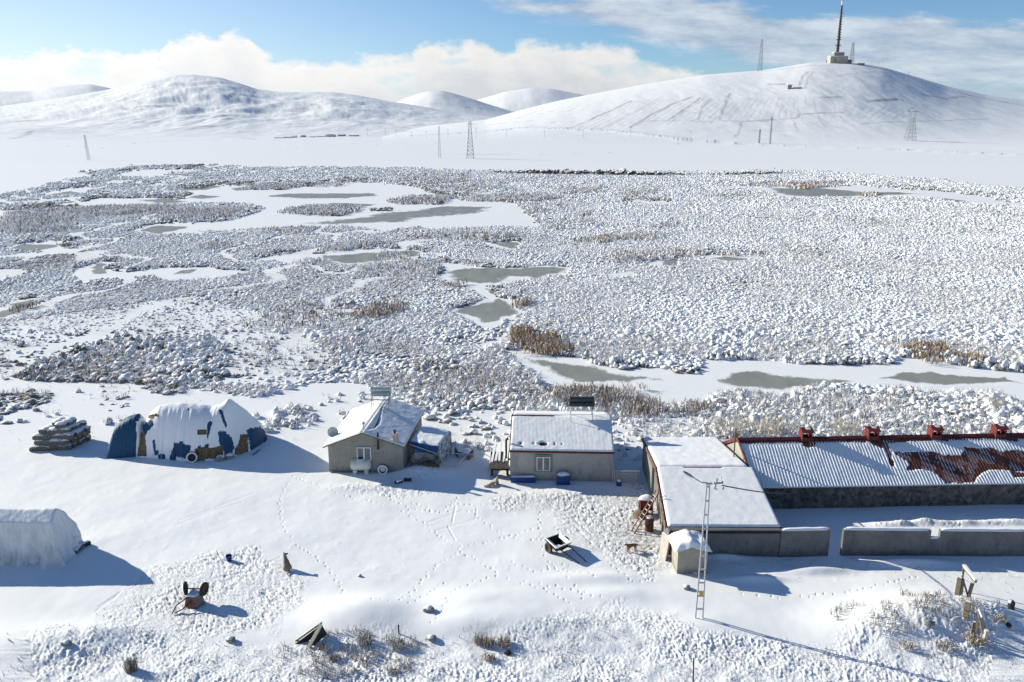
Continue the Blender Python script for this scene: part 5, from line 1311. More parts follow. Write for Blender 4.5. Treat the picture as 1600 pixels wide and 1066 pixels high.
mound(hs2, (-33.4, -30.3), lambda a: 64.2, [(173,712),(180,680),(185,662),(193,655),(205,650),(214,648),(222,655),(228,690)], [(172,716),(190,716),(212,714),(228,712)], 3.2, .8, 60, 50, 2, [[(150, 600), (260, 600), (213, 660), (213, 760), (150, 760)]], [], 1)
mb = MB()
for a, b in (((182, 676), (197, 668)), ((197, 668), (180, 714))):
    pass
# tyre and stones at its foot
c_ = G(301, 722)
o = wheel('tyre', None, (c_[0], c_[1] - .05, .42), (.25, -1, .25), .46, .22, 'rubber', 'dark', .55)
tag(o, 'snow covered tyre leaning on the foot of the big haystack', 'tyre')
mb = MB().lathe((0, 0, 0), [(.28, .02), (.34, .13), (.42, .10), (.48, -.04), (.40, .02), (.32, .03)], 'Y', 22, True)
Rz = Vector((0, -1, 0)).rotation_difference(Vector((.25, -1, .25)).normalized()).to_matrix()
mb.v = [tuple(Rz @ Vector((v[0], -v[1], v[2])) + V3(c_[0], c_[1] - .05, .42)) for v in mb.v]; build('snow_ring', mb, 'snow', o, smooth=True)
def stone(px_, py_, r, label, cap=True, m='concretegrey', group=None, seed=0, z=None):
    p = GZ(px_, py_); t = T('stone', label, 'stone', p, group)
    bm_ = bmesh.new(); bmesh.ops.create_icosphere(bm_, subdivisions=2, radius=1)
    rs = random.Random(seed); mb = MB(); vs = []
    for v in bm_.verts:
        k = 1 + .18 * math.sin(3.1 * v.co.x + seed) + .14 * math.sin(4.3 * v.co.y + 2 * seed) + .05 * rs.uniform(-1, 1)
        vs.append((p[0] + v.co.x * r * k * 1.15, p[1] + v.co.y * r * k * .9, p[2] + r * .35 + v.co.z * r * k * .75))
    mb.add(vs, [[v.index for v in f.verts] for f in bm_.faces]); bm_.free()
    build('rock', mb, m, t)
    if cap: snowcap(t, (p[0] - .05 * r, p[1], p[2] + r * .85), r * .95, r * .8, r * .42, seed=seed)
    return t
stone(345, 719, .36, 'snow capped stone holding the tarpaulin edge of the haystack', seed=2)
stone(359, 716, .34, 'second stone right along the haystack tarpaulin edge', seed=3)
tag(build('timber_stick', MB().tube(G(395, 711, .06), G(405, 703, .1), .05), 'woodplain', None, G(395, 711)), 'short timber stick on the snow right of the haystack', 'stick')
# ------------------------------------------------------------------ bale stack
bo = V3(-40.3, 64.0, 0); dx_, dy_ = V3(.995, .06, 0), V3(.28, .96, 0)
root0 = None
def bale(c, ang, cap, k):
    t = T('straw_bale', 'frosted straw bale in the low stack left of the haystacks', 'bale', tuple(c), 'straw bales stacked in the snow')
    R = Matrix.Rotation(ang, 3, 'Z'); bm_ = bmesh.new(); bmesh.ops.create_cube(bm_, size=1); bmesh.ops.subdivide_edges(bm_, edges=bm_.edges[:], cuts=5, use_grid_fill=True)
    vs = []; sc_ = random.uniform(.9, 1.15)
    for v in bm_.verts:
        q = Vector((v.co.x * .86, v.co.y * .52, v.co.z * .43)); n = .05 * math.sin(17 * v.co.x + 3 * k) + .05 * math.sin(13 * v.co.y + k) + random.uniform(-.07, .07)
        q = q * sc_ * (1 + n) * (1 - .16 * (abs(v.co.x) > .45 and abs(v.co.z) > .45)); vs.append(R @ q + c)
    fs = [[v.index for v in f.verts] for f in bm_.faces]; bm_.free()
    build('straw', MB().add(vs, fs), 'hayfrost', t)
    if cap: snowcap(t, (c.x, c.y, c.z + .19), .50, .33, .17, seed=k)
k = 0
for lev, (n, m) in enumerate(((4, 5), (4, 5), (4, 4), (3, 4), (2, 3))):
    for i in range(n):
        for j in range(m):
            if lev == 4 and i == 0 and j == 0: continue
            front = j == 0 or i == n - 1 or lev >= 2 or i == 0 or j == m - 1
            if not front: continue
            k += 1; cc = bo + dx_ * (.2 + i * .76 + (.12 if lev == 2 else .5 if lev == 3 else .95 if lev == 4 else 0)) + dy_ * (.3 + j * .55 + lev * .16) + V3(random.uniform(-.12, .12), random.uniform(-.10, .10), .2 + lev * .44)
            bale(cc, .06 + random.uniform(-.22, .22), lev >= 3 or (lev == 1 and j == 0 and i != 1) or lev == 4 or (lev == 3 and (j in (0, m - 1) or i != 1)) or (lev == 2 and (j > 1 or i != 1)) or (lev == 1 and (i == n - 1)), k)
# ------------------------------------------------------------------ white covered stack at the left edge
ws = T('covered_stack', 'long ridge shaped stack under pale white tarpaulin at the left edge', 'stack', (-33, 47, 0))
prof = [(45.45, -.3), (45.5, 0), (45.72, 1.0), (45.95, 1.9), (46.25, 2.72), (46.65, 2.97), (47.08, 3.27), (47.5, 3.0), (48.0, 2.6), (48.35, 1.7), (48.6, .8), (48.75, 0), (48.8, -.3)]
pa = np.array(prof); sL = np.concatenate([[0], np.cumsum(np.hypot(*np.diff(pa, axis=0).T))]); nv = 70; tv = np.linspace(0, sL[-1], nv)
py0, pz0 = np.interp(tv, sL, pa[:, 0]), np.interp(tv, sL, pa[:, 1])
xs = np.concatenate([np.linspace(-44, -28.75, 150), np.full(14, -28.6)]); nu = len(xs); P = np.zeros((nu, nv, 3))
for i in range(nu):
    e = max(0, i - 149) / 14; k_ = 1 - e ** 1.2
    P[i, :, 0] = xs[i]; P[i, :, 1] = 47.1 + (py0 - 47.1) * k_; P[i, :, 2] = np.where(pz0 > 0, pz0 * k_, pz0)
    if i >= 149: P[i, :, 0] = -28.75 + .78 * (1 - P[i, :, 2] / 3.3) * .95 * min(1, (i - 148) / 2) + .0
fo = -.16 * np.abs(pn(P[..., 0] * 2.6 + P[..., 2] * .9, P[..., 2] * .45, 315)) ** .7 - .10 * np.abs(pn(P[..., 0] * 5.5 - P[..., 2] * .5, P[..., 2] * .6, 316)) ** .7 + pn(P[..., 0] * 1.7, P[..., 2] * .5, 311) * .10 + pn(P[..., 0] * 4.2 + P[..., 2] * .6, P[..., 2] * .6, 312) * .06
lowm = np.clip(1 - P[..., 2] / 2.9, 0, 1)
P[..., 1] += np.where(P[..., 1] < 47, -1, 1) * fo * lowm * 3.6 * (np.arange(nu)[:, None] < 150)
P[..., 0] += (np.arange(nu)[:, None] >= 149) * (pn(P[..., 1] * 2.5, P[..., 2] * .5, 313) * .22 - .30 * np.abs(pn(P[..., 1] * 3.4 + P[..., 2] * .5, P[..., 2] * .5, 317)) ** .7) * np.clip(1.1 - P[..., 2] / 3.3, 0, 1)
P[..., 2] += .07 * fbm(P[..., 0] * .8, P[..., 1] * 1.5, 3, 314) * (P[..., 2] > 2) 
build('tarpaulin', MB().grid(P), 'tent', ws, smooth=True)
for k, (a, b, c, d) in enumerate(((118, 866, 133, 853), (126, 856, 142, 851))):
    g0, g1 = GZ(a, b), GZ(c, d); t = T('log', ['snowy log along the right foot of the white covered stack', 'dark log end behind the white covered stack corner'][k], 'log', g0)
    build('trunk', MB().tube((g0[0], g0[1], g0[2] + .12), (g1[0], g1[1], g1[2] + .14), .15, .13, 10), 'woodplain' if k == 0 else 'dark', t)
    build('snow_cap', MB().tube((g0[0], g0[1], g0[2] + .22), (g1[0] - .1, g1[1], g1[2] + .22), .12, .1, 10), 'snow', t, smooth=True)

# ------------------------------------------------------------------ handcart standing
A_, B_, C_, D_ = [V3(*G(a, b, .82)) for a, b in ((851, 842), (875, 833.5), (892.5, 848), (868, 857.5))]
hc = T('handcart', 'two wheeled handcart standing upright with snow in its tub', 'cart', tuple((A_ + C_) / 2 * 1.0 - V3(0, 0, .82)))
cen = (A_ + B_ + C_ + D_) / 4
Ab, Bb, Cb, Db = [(q - cen) * .62 + cen - V3(0, 0, .40) for q in (A_, B_, C_, D_)]
def panel(a, b, c, d, th=.03):
    n = (b - a).cross(d - a).normalized() * th
    return MB().add([a, b, c, d, a + n, b + n, c + n, d + n], [(0, 1, 2, 3), (7, 6, 5, 4), (0, 4, 5, 1), (1, 5, 6, 2), (2, 6, 7, 3), (3, 7, 4, 0)])
mb = MB()
for q in ((A_, B_, Bb, Ab), (B_, C_, Cb, Bb), (C_, D_, Db, Cb), (D_, A_, Ab, Db), (Ab, Bb, Cb, Db)):
    p = panel(*q); mb.add(p.v, p.f)
build('tub', mb, 'black', hc)
mb = MB(); up_ = V3(0, 0, .035)
for p, q in ((A_, D_), (B_, C_)):
    w_in = (cen - (p + q) / 2); w_in.z = 0; w_in = w_in.normalized() * .24
    mb.add(panel(p + up_, q + up_, q + w_in - V3(0, 0, .10), p + w_in - V3(0, 0, .10), .05).v, panel(p, q, q, p, .05).f)
mb2 = MB().beam(D_ + up_, C_ + up_, .07, .06)
build('snow_strips', MB().add(mb.v, mb.f).add(mb2.v, mb2.f), 'snow', hc)
fl_ = (Ab + Bb + Cb + Db) / 4; snowcap(hc, (fl_.x + (Cb - Bb).x * .15, fl_.y + (Cb - Bb).y * .15, .47), .26, .2, .1, 'tub_snow')
axd = (A_ - B_).normalized(); axd.z = 0
axc = cen.lerp((A_ + B_) / 2, .12); axc.z = .35
wl, wr = axc + axd * .80, axc - axd * .80
wl = V3(*G(857, 856.5, .36)); wr = wl + (B_ - A_).normalized() * 1.45
wheel('wheel', hc, tuple(wl), tuple(axd), .37, .15, 'rubberdirt', 'rust'); wheel('wheel', hc, tuple(wr), tuple(axd), .37, .15, 'rubberdirt', 'rust')
build('axle', MB().tube(wl, wr, .03), 'rust', hc)
for (s, e) in (((876, 859, .62), (905, 882)), ((887, 851, .66), (916, 879.5))):
    g1 = GZ(*e); build('shaft', MB().tube(G(*s), (g1[0], g1[1], g1[2] + .08), .035), 'rust', hc)
build('cross_bar', MB().tube(G(876, 861, .5), G(889, 853, .55), .03).tube(G(870, 862, .5), GZ(872, 866), .03), 'rust', hc)
# ------------------------------------------------------------------ handcart overturned
oc = T('handcart', 'overturned handcart lying on the trampled snow with wheels in the air', 'cart', GZ(300, 942))
g0 = oc.location.z
U = [V3(*G(a, b, .62 + g0)) for a, b in ((290.2, 932.4), (303.5, 934), (315, 927), (302.5, 920.5))]
cu = sum(U, Vector()) / 4
Lq = [(q - cu) * 1.28 + cu - V3(0, 0, .62) for q in U]
mb = MB().add(U + Lq, [(0, 1, 2, 3), (0, 4, 5, 1), (1, 5, 6, 2), (2, 6, 7, 3), (3, 7, 4, 0), (7, 6, 5, 4)])
build('tub', mb, 'redwood', oc)
n_ = (U[2] - U[1]).cross(V3(0, 0, 1)).normalized()
pl = panel(U[1] + n_ * .02, U[2] + n_ * .02, Lq[2] + n_ * .05, Lq[1] + n_ * .05, .03); build('side_board', pl, 'wood', oc)
build('tub_snow', sheet(U[0], U[1], U[2], U[3], 14, 14, .10), 'snow', oc, smooth=True)
W1, W2 = V3(*G(290, 919.5, .86 + g0)), V3(*G(319, 920.5, .82 + g0))
axd = (W2 - W1).normalized()
wheel('wheel', oc, tuple(W1), tuple(axd + V3(0, .25, .1)), .40, .17, 'rubber', 'rust'); wheel('wheel', oc, tuple(W2), tuple(axd + V3(0, -.25, 0)), .40, .17, 'rubber', 'rust')
build('axle', MB().tube(W1, W2, .035).tube(W1.lerp(W2, .3), U[3] + V3(0, 0, -.05), .03).tube(W1.lerp(W2, .8), U[2] + V3(0, 0, -.05), .03), 'rust', oc)
tip = V3(*GZ(269, 961)) + V3(0, 0, .06)
build('shaft', MB().path([U[0] - V3(0, 0, .1), V3(*G(275, 947, .3 + g0)), tip], .035), 'rust', oc)
build('shaft', MB().path([Lq[1] * .6 + U[0] * .4 + V3(0, 0, .15), V3(*G(284, 953, .12 + g0)), tip + V3(.1, .1, 0)], .035), 'rust', oc)

# ------------------------------------------------------------------ bucket, trough, tufts, stakes
p = GZ(358, 876); t = T('bucket', 'small dark blue bucket on the trampled snow', 'bucket', p)
build('body', MB().lathe(p, [(0, 0), (.15, 0), (.20, .36), (.18, .36), (.14, .05), (0, .05)], n=16), 'blue', t)
build('handle', MB().path([(p[0] - .19, p[1], p[2] + .35), (p[0] - .13, p[1], p[2] + .48), (p[0], p[1], p[2] + .53), (p[0] + .13, p[1], p[2] + .48), (p[0] + .19, p[1], p[2] + .35)], .012), 'steel', t)
ap = V3(*G(502, 976, .95)); t = T('trough', 'tipped black trough half buried in the snow at the front', 'trough', GZ(485, 1005))
bL, bM, bR, bD = V3(*GZ(461, 1006)), V3(*GZ(478, 1002)), V3(*GZ(511, 988)), V3(*GZ(482, 1012))
build('dark_side', panel(ap, bL, bM + V3(0, 0, -.05), ap.lerp(bR, .35) - V3(0, 0, .1), .04), 'black', t)
build('board', MB().beam(ap, bD, .24, .06), 'concretegrey', t)
build('back_board', panel(ap + V3(.02, .02, 0), bR, bD + V3(.25, .15, 0), ap.lerp(bD, .9) + V3(.1, .05, 0), .04), 'dark', t)
build('top_board', MB().beam(ap + V3(0, .12, .03), bL + V3(0, .14, .06), .12, .05), 'black', t)
build('snow_cap', MB().beam(ap + V3(0, .22, .0), bL + V3(0, .26, .04), .1, .05), 'snow', t)
def tuft(px_, py_, r, h, n, warm, frost, label):
    p = GZ(px_, py_); a = rng.uniform(0, 6.28, n); q = r * .55 * np.sqrt(rng.uniform(0, 1, n))
    Pp = np.stack([q * np.cos(a), q * np.sin(a), np.full(n, -.03)], -1)
    o = blade_mesh('grass_tuft', Pp, h * rng.uniform(.55, 1.05, n), np.full(n, .035), tints(n, warm, frost), .45 * r / h)
    o.location = p; return tag(o, label, 'grass tuft', 'grass tufts in the front snow')
tuft(205, 1047, .5, .95, 220, .35, .25, 'tall dry straw coloured tuft alone near the bottom left')
tuft(570, 1004, .7, .7, 160, .45, .45, 'frosted tuft just below the shaded drift')
tuft(622, 1012, .6, .55, 120, .4, .5, 'pale tuft right of the frosted drift tuft')
tuft(524, 1030, .5, .4, 110, .5, .35, 'brown tuft below the tipped trough')
tuft(506, 1012, .5, .45, 80, .5, .35, 'brown tuft right beside the tipped trough')
tuft(748, 1000, .45, .6, 90, .5, .3, 'thin brown tuft at the left of the front weed patch')
tuft(765, 1006, .6, .6, 120, .6, .3, 'middle tuft of the front weed patch')
tuft(788, 1004, .6, .55, 120, .55, .35, 'right tuft of the front weed patch')
tuft(765, 1030, .5, .35, 90, .7, .3, 'reddish low tuft below the front weed patch')
tuft(612, 1050, .5, .4, 90, .5, .4, 'low brown tuft at the bottom middle edge')
tuft(1525, 992, .8, .5, 220, .55, .3, 'straw coloured tuft at the foot of the broken posts')
tuft(1480, 1000, .8, .4, 160, .4, .5, 'pale flattened tuft left of the broken posts')
tuft(1562, 968, .7, .4, 140, .4, .5, 'pale tuft right of the broken gate frame')
tuft(1100, 897, .3, .5, 50, .3, .5, 'thin frosted tuft between outhouse and lamp post')
tuft(1420, 1000, .7, .35, 120, .45, .5, 'pale low tuft left on the grassy mound')
for k, (a, b, r, lb) in enumerate(((670, 956, .26, 'snow capped stone alone on the smooth snow'), (674, 997, .22, 'small snow capped stone at the end of the footprints'), (562, 901, .13, 'tiny stone poking out of the smooth yard snow'), (1073, 920, .22, 'low stone in front of the outhouse'),
                                   (1576, 978, .16, 'small dark stone right of the broken posts'), (1454, 967, .24, 'grey stump on the grassy mound'), (104, 1003, .22, 'snowy stone on the bottom left slope'), (360, 1002, .22, 'snowy stone below the trampled ring'), (1458, 940, .2, 'brown stone on top of the grassy mound'), (793, 1021, .2, 'dark stone in the front weed patch'))):
    stone(a, b, r, lb, seed=k + 5, m='rust' if 'brown' in lb else 'dark' if 'dark' in lb else 'concretegrey', cap='stump' not in lb and 'dark' not in lb)
p = GZ(1578, 957); t = T('stump', 'dark snow dusted stump right of the broken gate', 'stump', p)
build('trunk', MB().lathe(p, [(.24, -.1), (.20, .1), (.17, .3), (.19, .45), (.12, .58), (0, .6)], n=11), 'dark', t); snowcap(t, (p[0] - .05, p[1], p[2] + .5), .15, .14, .10, seed=3)
p = GZ(623, 986); tag(build('stake', MB().box((p[0], p[1], p[2] + .25), (.07, .05, .55)), 'dark', None, p), 'short dark stake standing beside the shaded drift', 'stake')
p = GZ(1083, 1072); tag(build('stake', MB().tube((p[0], p[1], p[2] - .1), (p[0] - .05, p[1] + .05, p[2] + 1.55), .035), 'dark', None, p), 'thin dark stake at the bottom edge of the snow', 'stake')
# broken timber frames at the right
fg1 = T('broken_gate', 'broken timber gate frame with a snow capped sloping rail', 'gate', GZ(1505, 945))
def post(par, px_, py_, h, w, m='wood', lean=(0, 0)):
    p = GZ(px_, py_); o = build('post', MB().beam((p[0], p[1], p[2] - .15), (p[0] + lean[0], p[1] + lean[1], p[2] + h), w, w * .8), m, par); return V3(p[0] + lean[0], p[1] + lean[1], p[2] + h)
t1 = post(fg1, 1494, 935, 1.1, .22, 'wood', (.08, .1)); t1b = post(fg1, 1500, 936, 1.0, .18, 'woodplain', (.05, .1))
t2 = post(fg1, 1512, 938, .95, .16, 'wood', (.12, 0))
t3 = post(fg1, 1509, 963, .95, .26, 'wood', (.05, .05))
ra, rb2 = V3(*GY(1506, 886, t1.y + 1.0)), t2 + V3(.08, -.15, .12)
build('rail', MB().beam(ra, rb2, .12, .14), 'woodplain', fg1)
build('snow_cap', MB().beam(ra + V3(0, 0, .12), rb2 + V3(0, 0, .12), .17, .11), 'snow', fg1)
build('brace', MB().beam(t1 + V3(.15, .1, .1), V3(*GZ(1511, 937)) + V3(0, 0, .1), .12, .06).beam(ra, V3(*GZ(1501, 925)), .1, .08), 'wood', fg1)
fg2 = T('broken_gate', 'smaller leaning timber frame with round posts nearest the right corner', 'gate', GZ(1530, 990))
u1 = post(fg2, 1522, 977, .75, .14, 'wood', (.02, .05)); u2 = post(fg2, 1538, 997, .85, .2, 'palewood', (.05, 0)); u3 = post(fg2, 1527, 976, 1.35, .12, 'wood', (.05, .05))
build('rail', MB().beam(u3 + V3(-.05, 0, 0), u2.lerp(V3(*GZ(1533, 985)), .35), .26, .06), 'wood', fg2)
build('snow_cap', MB().beam(u3 + V3(-.06, -.02, .06), u3.lerp(u2, .5) + V3(-.05, 0, .16), .16, .1), 'snow', fg2)

# ------------------------------------------------------------------ dogs
def skin(name, pts, edges, m, parent, base):
    me = bpy.data.meshes.new(name); b = Vector(base)
    me.from_pydata([tuple(Vector(p[0])) for p in pts], edges, []); me.materials.append(M[m])
    o = bpy.data.objects.new(name, me); COL.objects.link(o)
    sk = o.modifiers.new('skin', 'SKIN'); lay = me.skin_vertices[0] if me.skin_vertices else None
    if lay is None:
        bm_ = bmesh.new(); bm_.from_mesh(me); bm_.verts.layers.skin.verify(); bm_.to_mesh(me); bm_.free(); lay = me.skin_vertices[0]
    for i, p in enumerate(pts):
        r = p[1]; lay.data[i].radius = (r, r) if not isinstance(r, tuple) else r
        lay.data[i].use_root = (i == 0)
    sk.use_smooth_shade = True
    ss = o.modifiers.new('sub', 'SUBSURF'); ss.levels = 1; ss.render_levels = 2
    if parent: o.parent = parent
    return o
def dog(label, p, rz, scale, m, pose, muzzle='furdark', turn=False):
    t = T('dog', label, 'dog', p); t.rotation_euler = (0, 0, rz); t.scale = (scale,) * 3
    if pose == 'sit':     # faces +x
        pts = [((-.22, 0, .17), .17), ((-.10, 0, .32), .16), ((.02, 0, .48), .15), ((.10, 0, .62), .10), ((.16, 0, .76), .085), ((.22, 0, .80), .09), ((.33, 0, .76), .045), ((.38, 0, .75), .03),
               ((.06, .08, .40), .07), ((.10, .09, .2), .045), ((.12, .09, .03), .035), ((.18, .09, .02), .035), ((.06, -.08, .40), .07), ((.10, -.09, .2), .045), ((.12, -.09, .03), .035), ((.18, -.09, .02), .035),
               ((-.15, .15, .16), .10), ((.0, .17, .17), .07), ((-.14, .17, .03), .045), ((.02, .17, .025), .035), ((-.15, -.15, .16), .10), ((.0, -.17, .17), .07), ((-.14, -.17, .03), .045), ((.02, -.17, .025), .035),
               ((-.38, 0, .07), .05), ((-.52, .1, .05), .045), ((-.62, .22, .05), .02)]
        ed = [(0, 1), (1, 2), (2, 3), (3, 4), (4, 5), (5, 6), (6, 7), (2, 8), (8, 9), (9, 10), (10, 11), (2, 12), (12, 13), (13, 14), (14, 15), (0, 16), (16, 17), (17, 18), (18, 19), (0, 20), (20, 21), (21, 22), (22, 23), (0, 24), (24, 25), (25, 26)]
        hd_ = (.22, .80)
        if turn: pts[6] = ((.21, -.11, .765), .045); pts[7] = ((.21, -.165, .75), .03)
    elif pose == 'stand':
        pts = [((-.32, 0, .55), .13), ((0, 0, .54), .14), ((.25, 0, .55), .16), ((.38, 0, .66), .10), ((.48, 0, .76), .09), ((.60, 0, .72), .05), ((.66, 0, .70), .035),
               ((.27, .09, .40), .07), ((.27, .09, .22), .042), ((.28, .09, .03), .035), ((.33, .09, .02), .033), ((.27, -.09, .40), .07), ((.27, -.09, .22), .042), ((.28, -.09, .03), .035), ((.33, -.09, .02), .033),
               ((-.32, .09, .40), .085), ((-.40, .09, .22), .045), ((-.36, .09, .03), .035), ((-.31, .09, .02), .033), ((-.32, -.09, .40), .085), ((-.40, -.09, .22), .045), ((-.36, -.09, .03), .035), ((-.31, -.09, .02), .033),
               ((-.48, 0, .55), .05), ((-.60, 0, .44), .045), ((-.68, 0, .40), .02)]
        ed = [(0, 1), (1, 2), (2, 3), (3, 4), (4, 5), (5, 6), (2, 7), (7, 8), (8, 9), (9, 10), (2, 11), (11, 12), (12, 13), (13, 14), (0, 15), (15, 16), (16, 17), (17, 18), (0, 19), (19, 20), (20, 21), (21, 22), (0, 23), (23, 24), (24, 25)]
        hd_ = (.48, .76)
    else:                 # lying curled
        pts = [((-.30, -.05, .16), .16), ((-.05, -.08, .17), .15), ((.20, 0, .18), .15), ((.34, .14, .22), .09), ((.34, .27, .24), .085), ((.27, .38, .20), .045), ((.24, .43, .18), .03),
               ((.26, .1, .09), .06), ((.38, .2, .05), .04), ((.44, .3, .04), .035), ((-.22, .14, .10), .09), ((-.05, .25, .06), .045), ((.1, .28, .04), .035), ((-.42, .08, .07), .05), ((-.40, .25, .05), .04), ((-.28, .36, .05), .02)]
        ed = [(0, 1), (1, 2), (2, 3), (3, 4), (4, 5), (5, 6), (2, 7), (7, 8), (8, 9), (0, 10), (10, 11), (11, 12), (0, 13), (13, 14), (14, 15)]
        hd_ = None
    skin('body', pts, ed, m, t, p)
    h = pts[5 if pose == 'sit' else 4][0]; f = pts[7 if pose == 'sit' else 6][0]
    dv = (Vector(f) - Vector(h)); dv.z = 0; dv.normalize(); sv = Vector((-dv.y, dv.x, 0))
    for s in (-1, 1):
        b = Vector(h) + sv * .075 * s + Vector((0, 0, .05)); mb = MB().add([b - dv * .03, b + dv * .03, b + sv * .05 * s, b + sv * .05 * s - Vector((0, 0, .09))], [(0, 1, 2), (0, 2, 3), (1, 3, 2), (0, 3, 1)])
        o = bpy.data.objects.new('ear', bpy.data.meshes.new('ear')); o.data.from_pydata([tuple(v) for v in mb.v], [], mb.f); o.data.materials.append(M[muzzle]); COL.objects.link(o); o.parent = t
    mb = MB().lathe((0, 0, 0), [(0, -.06), (.05, -.04), (.045, .02), (.03, .05), (0, .06)], n=10)
    q = Vector((0, 0, 1)).rotation_difference(dv).to_matrix(); c = Vector(f) - dv * .02
    o = bpy.data.objects.new('muzzle', bpy.data.meshes.new('muzzle')); o.data.from_pydata([tuple(q @ Vector(v) + c) for v in mb.v], [], mb.f); o.data.materials.append(M[muzzle]); COL.objects.link(o); o.parent = t
    return t
dog('tan dog sitting upright at the edge of the trampled ring', GZ(448, 889), math.radians(125), 1.16, 'fur', 'sit', turn=True)
dog('brown dog standing on trampled snow left of the outhouse', GZ(986, 861), math.radians(205), .82, 'furbrown', 'stand')
dog('pale dog sitting in front of the farm trailer', GZ(776, 758), math.radians(-70), .95, 'furpale', 'sit')
dog('pale dog lying curled left in front of the farm trailer', GZ(765, 761), math.radians(20), .95, 'furpale', 'lie')

# ------------------------------------------------------------------ frosted bushes behind the barn
def bush(px_, py_, w, h, n, label, seed):
    p = GZ(px_, py_); rs = random.Random(seed); mb = MB()
    def twig(a, d, L, r, lev):
        e = a + d * L; mb.tube(a, e, r, r * .55, 3, False)
        if lev > 0:
            for _ in range(3):
                nd = (d + V3(rs.uniform(-.6, .6), rs.uniform(-.6, .6), rs.uniform(-.1, .5))).normalized(); twig(a.lerp(e, rs.uniform(.45, 1)), nd, L * rs.uniform(.4, .65), r * .6, lev - 1)
    for _ in range(n):
        a = rs.uniform(0, 6.28); q = math.sqrt(rs.uniform(0, 1)) * w * .35
        d = V3(math.cos(a) * rs.uniform(.1, .7), math.sin(a) * rs.uniform(.1, .7), 1).normalized()
        twig(V3(p[0] + q * math.cos(a), p[1] + q * math.sin(a), -.05), d, h * rs.uniform(.45, .75), .022, 2)
    tag(build('bush', mb, 'twig', None, p), label, 'bush', 'leafless bushes behind the barn')
bush(1140, 685, 2.6, 2.0, 46, 'leafless frosted bush at the gable end of the long barn', 1)
bush(1196, 683, 2.8, 1.9, 46, 'leafless bush between barn gable and first roof vent', 2)
bush(1228, 681, 2.0, 1.6, 30, 'small leafless bush just left of the first roof vent', 3)
bush(1318, 679, 3.0, 1.7, 40, 'leafless bush between the first and second roof vents', 4)
bush(1560, 642, 2.2, 1.5, 26, 'leafless pale bush on the bank near the last roof vent', 5)

# ------------------------------------------------------------------ pylons, masts and poles
def lattice(mb, base, h, w0, w1, n, r, pw=1.0):
    x, y, z = base; lv = []
    for k in range(n + 1):
        t = k / n; w = w0 + (w1 - w0) * t ** pw; lv.append([(x + sx * w / 2, y + sy * w / 2, z + h * t) for sx, sy in ((-1, -1), (1, -1), (1, 1), (-1, 1))])
    for k in range(n):
        for i in range(4):
            j = (i + 1) % 4; mb.tube(lv[k][i], lv[k + 1][i], r, r, 4, False)
            mb.tube(lv[k][i], lv[k + 1][j], r * .55, r * .55, 3, False); mb.tube(lv[k][j], lv[k + 1][i], r * .55, r * .55, 3, False); mb.tube(lv[k + 1][i], lv[k + 1][j], r * .5, r * .5, 3, False)
    return mb
def tower(name, label, cat, px_, py_, topy, w0, w1, n, r, m='pylonsteel', arms=(), lean=0, base=None, group=None, pw=1.):
    b = base or march(px_, py_); h = GY(px_, topy, b[1])[2] - b[2]; t = T(name, label, cat, b, group)
    mb = lattice(MB(), (0, 0, 0), h, w0, w1, n, r, pw); mb.v = [(v[0] + b[0] + lean * v[2] / h, v[1] + b[1], v[2] + b[2]) for v in mb.v]
    build('lattice_body', mb, m, t)
    for f, L_ in arms:
        zc = b[2] + h * f; build('cross_arm', MB().tube((b[0] - L_ + lean * f, b[1], zc), (b[0] + L_ + lean * f, b[1], zc), r, r, 4).tube((b[0] - L_ + lean * f, b[1], zc), (b[0] + lean * f, b[1], zc + h * .05), r * .6, r * .6, 4).tube((b[0] + L_ + lean * f, b[1], zc), (b[0] + lean * f, b[1], zc + h * .05), r * .6, r * .6, 4), m, t)
    return t, b, h
tower('power_pylon', 'nearest steel lattice pylon standing wide footed on the flat plain', 'pylon', 735, 248, 190, 5.0, 1.3, 9, .13, arms=((.93, 1.6),), pw=.85)
tower('power_pylon', 'slender pylon left of the wide footed one on the plain', 'pylon', 687, 247, 197, 1.5, .6, 9, .06)
tower('power_pylon', 'slender grey pylon leaning beyond the left end of the marsh', 'pylon', 140, 258, 211, 1.6, .6, 8, .055, lean=-.8)
# forked pylon on the right
b = march(1421.5, 220); h = GY(1421, 171, b[1])[2] - b[2]; t = T('power_pylon', 'fork topped steel pylon below the antenna hill', 'pylon', b)
mb = lattice(MB(), b, h * .72, 10, 4.2, 6, .22); build('lattice_body', mb, 'pylonsteel', t)
for s in (-1, 1):
    q = MB(); z0 = b[2] + h * .72
    q.tube((b[0] + s * 2, b[1], z0), (b[0] + s * 5.6, b[1], b[2] + h), .22, .2, 4).tube((b[0] + s * .6, b[1], z0), (b[0] + s * 3.2, b[1], b[2] + h * .95), .2, .2, 4)
    for f in (.3, .6, .9): q.tube((b[0] + s * (2 + 3.6 * f), b[1], z0 + h * .28 * f), (b[0] + s * (.6 + 2.6 * f), b[1], z0 + h * .23 * f), .14, .14, 4)
    build('fork', q, 'pylonsteel', t)
build('cross_arm', MB().tube((b[0] - 7, b[1], b[2] + h * .93), (b[0] + 7, b[1], b[2] + h * .93), .22, .22, 4), 'pylonsteel', t)
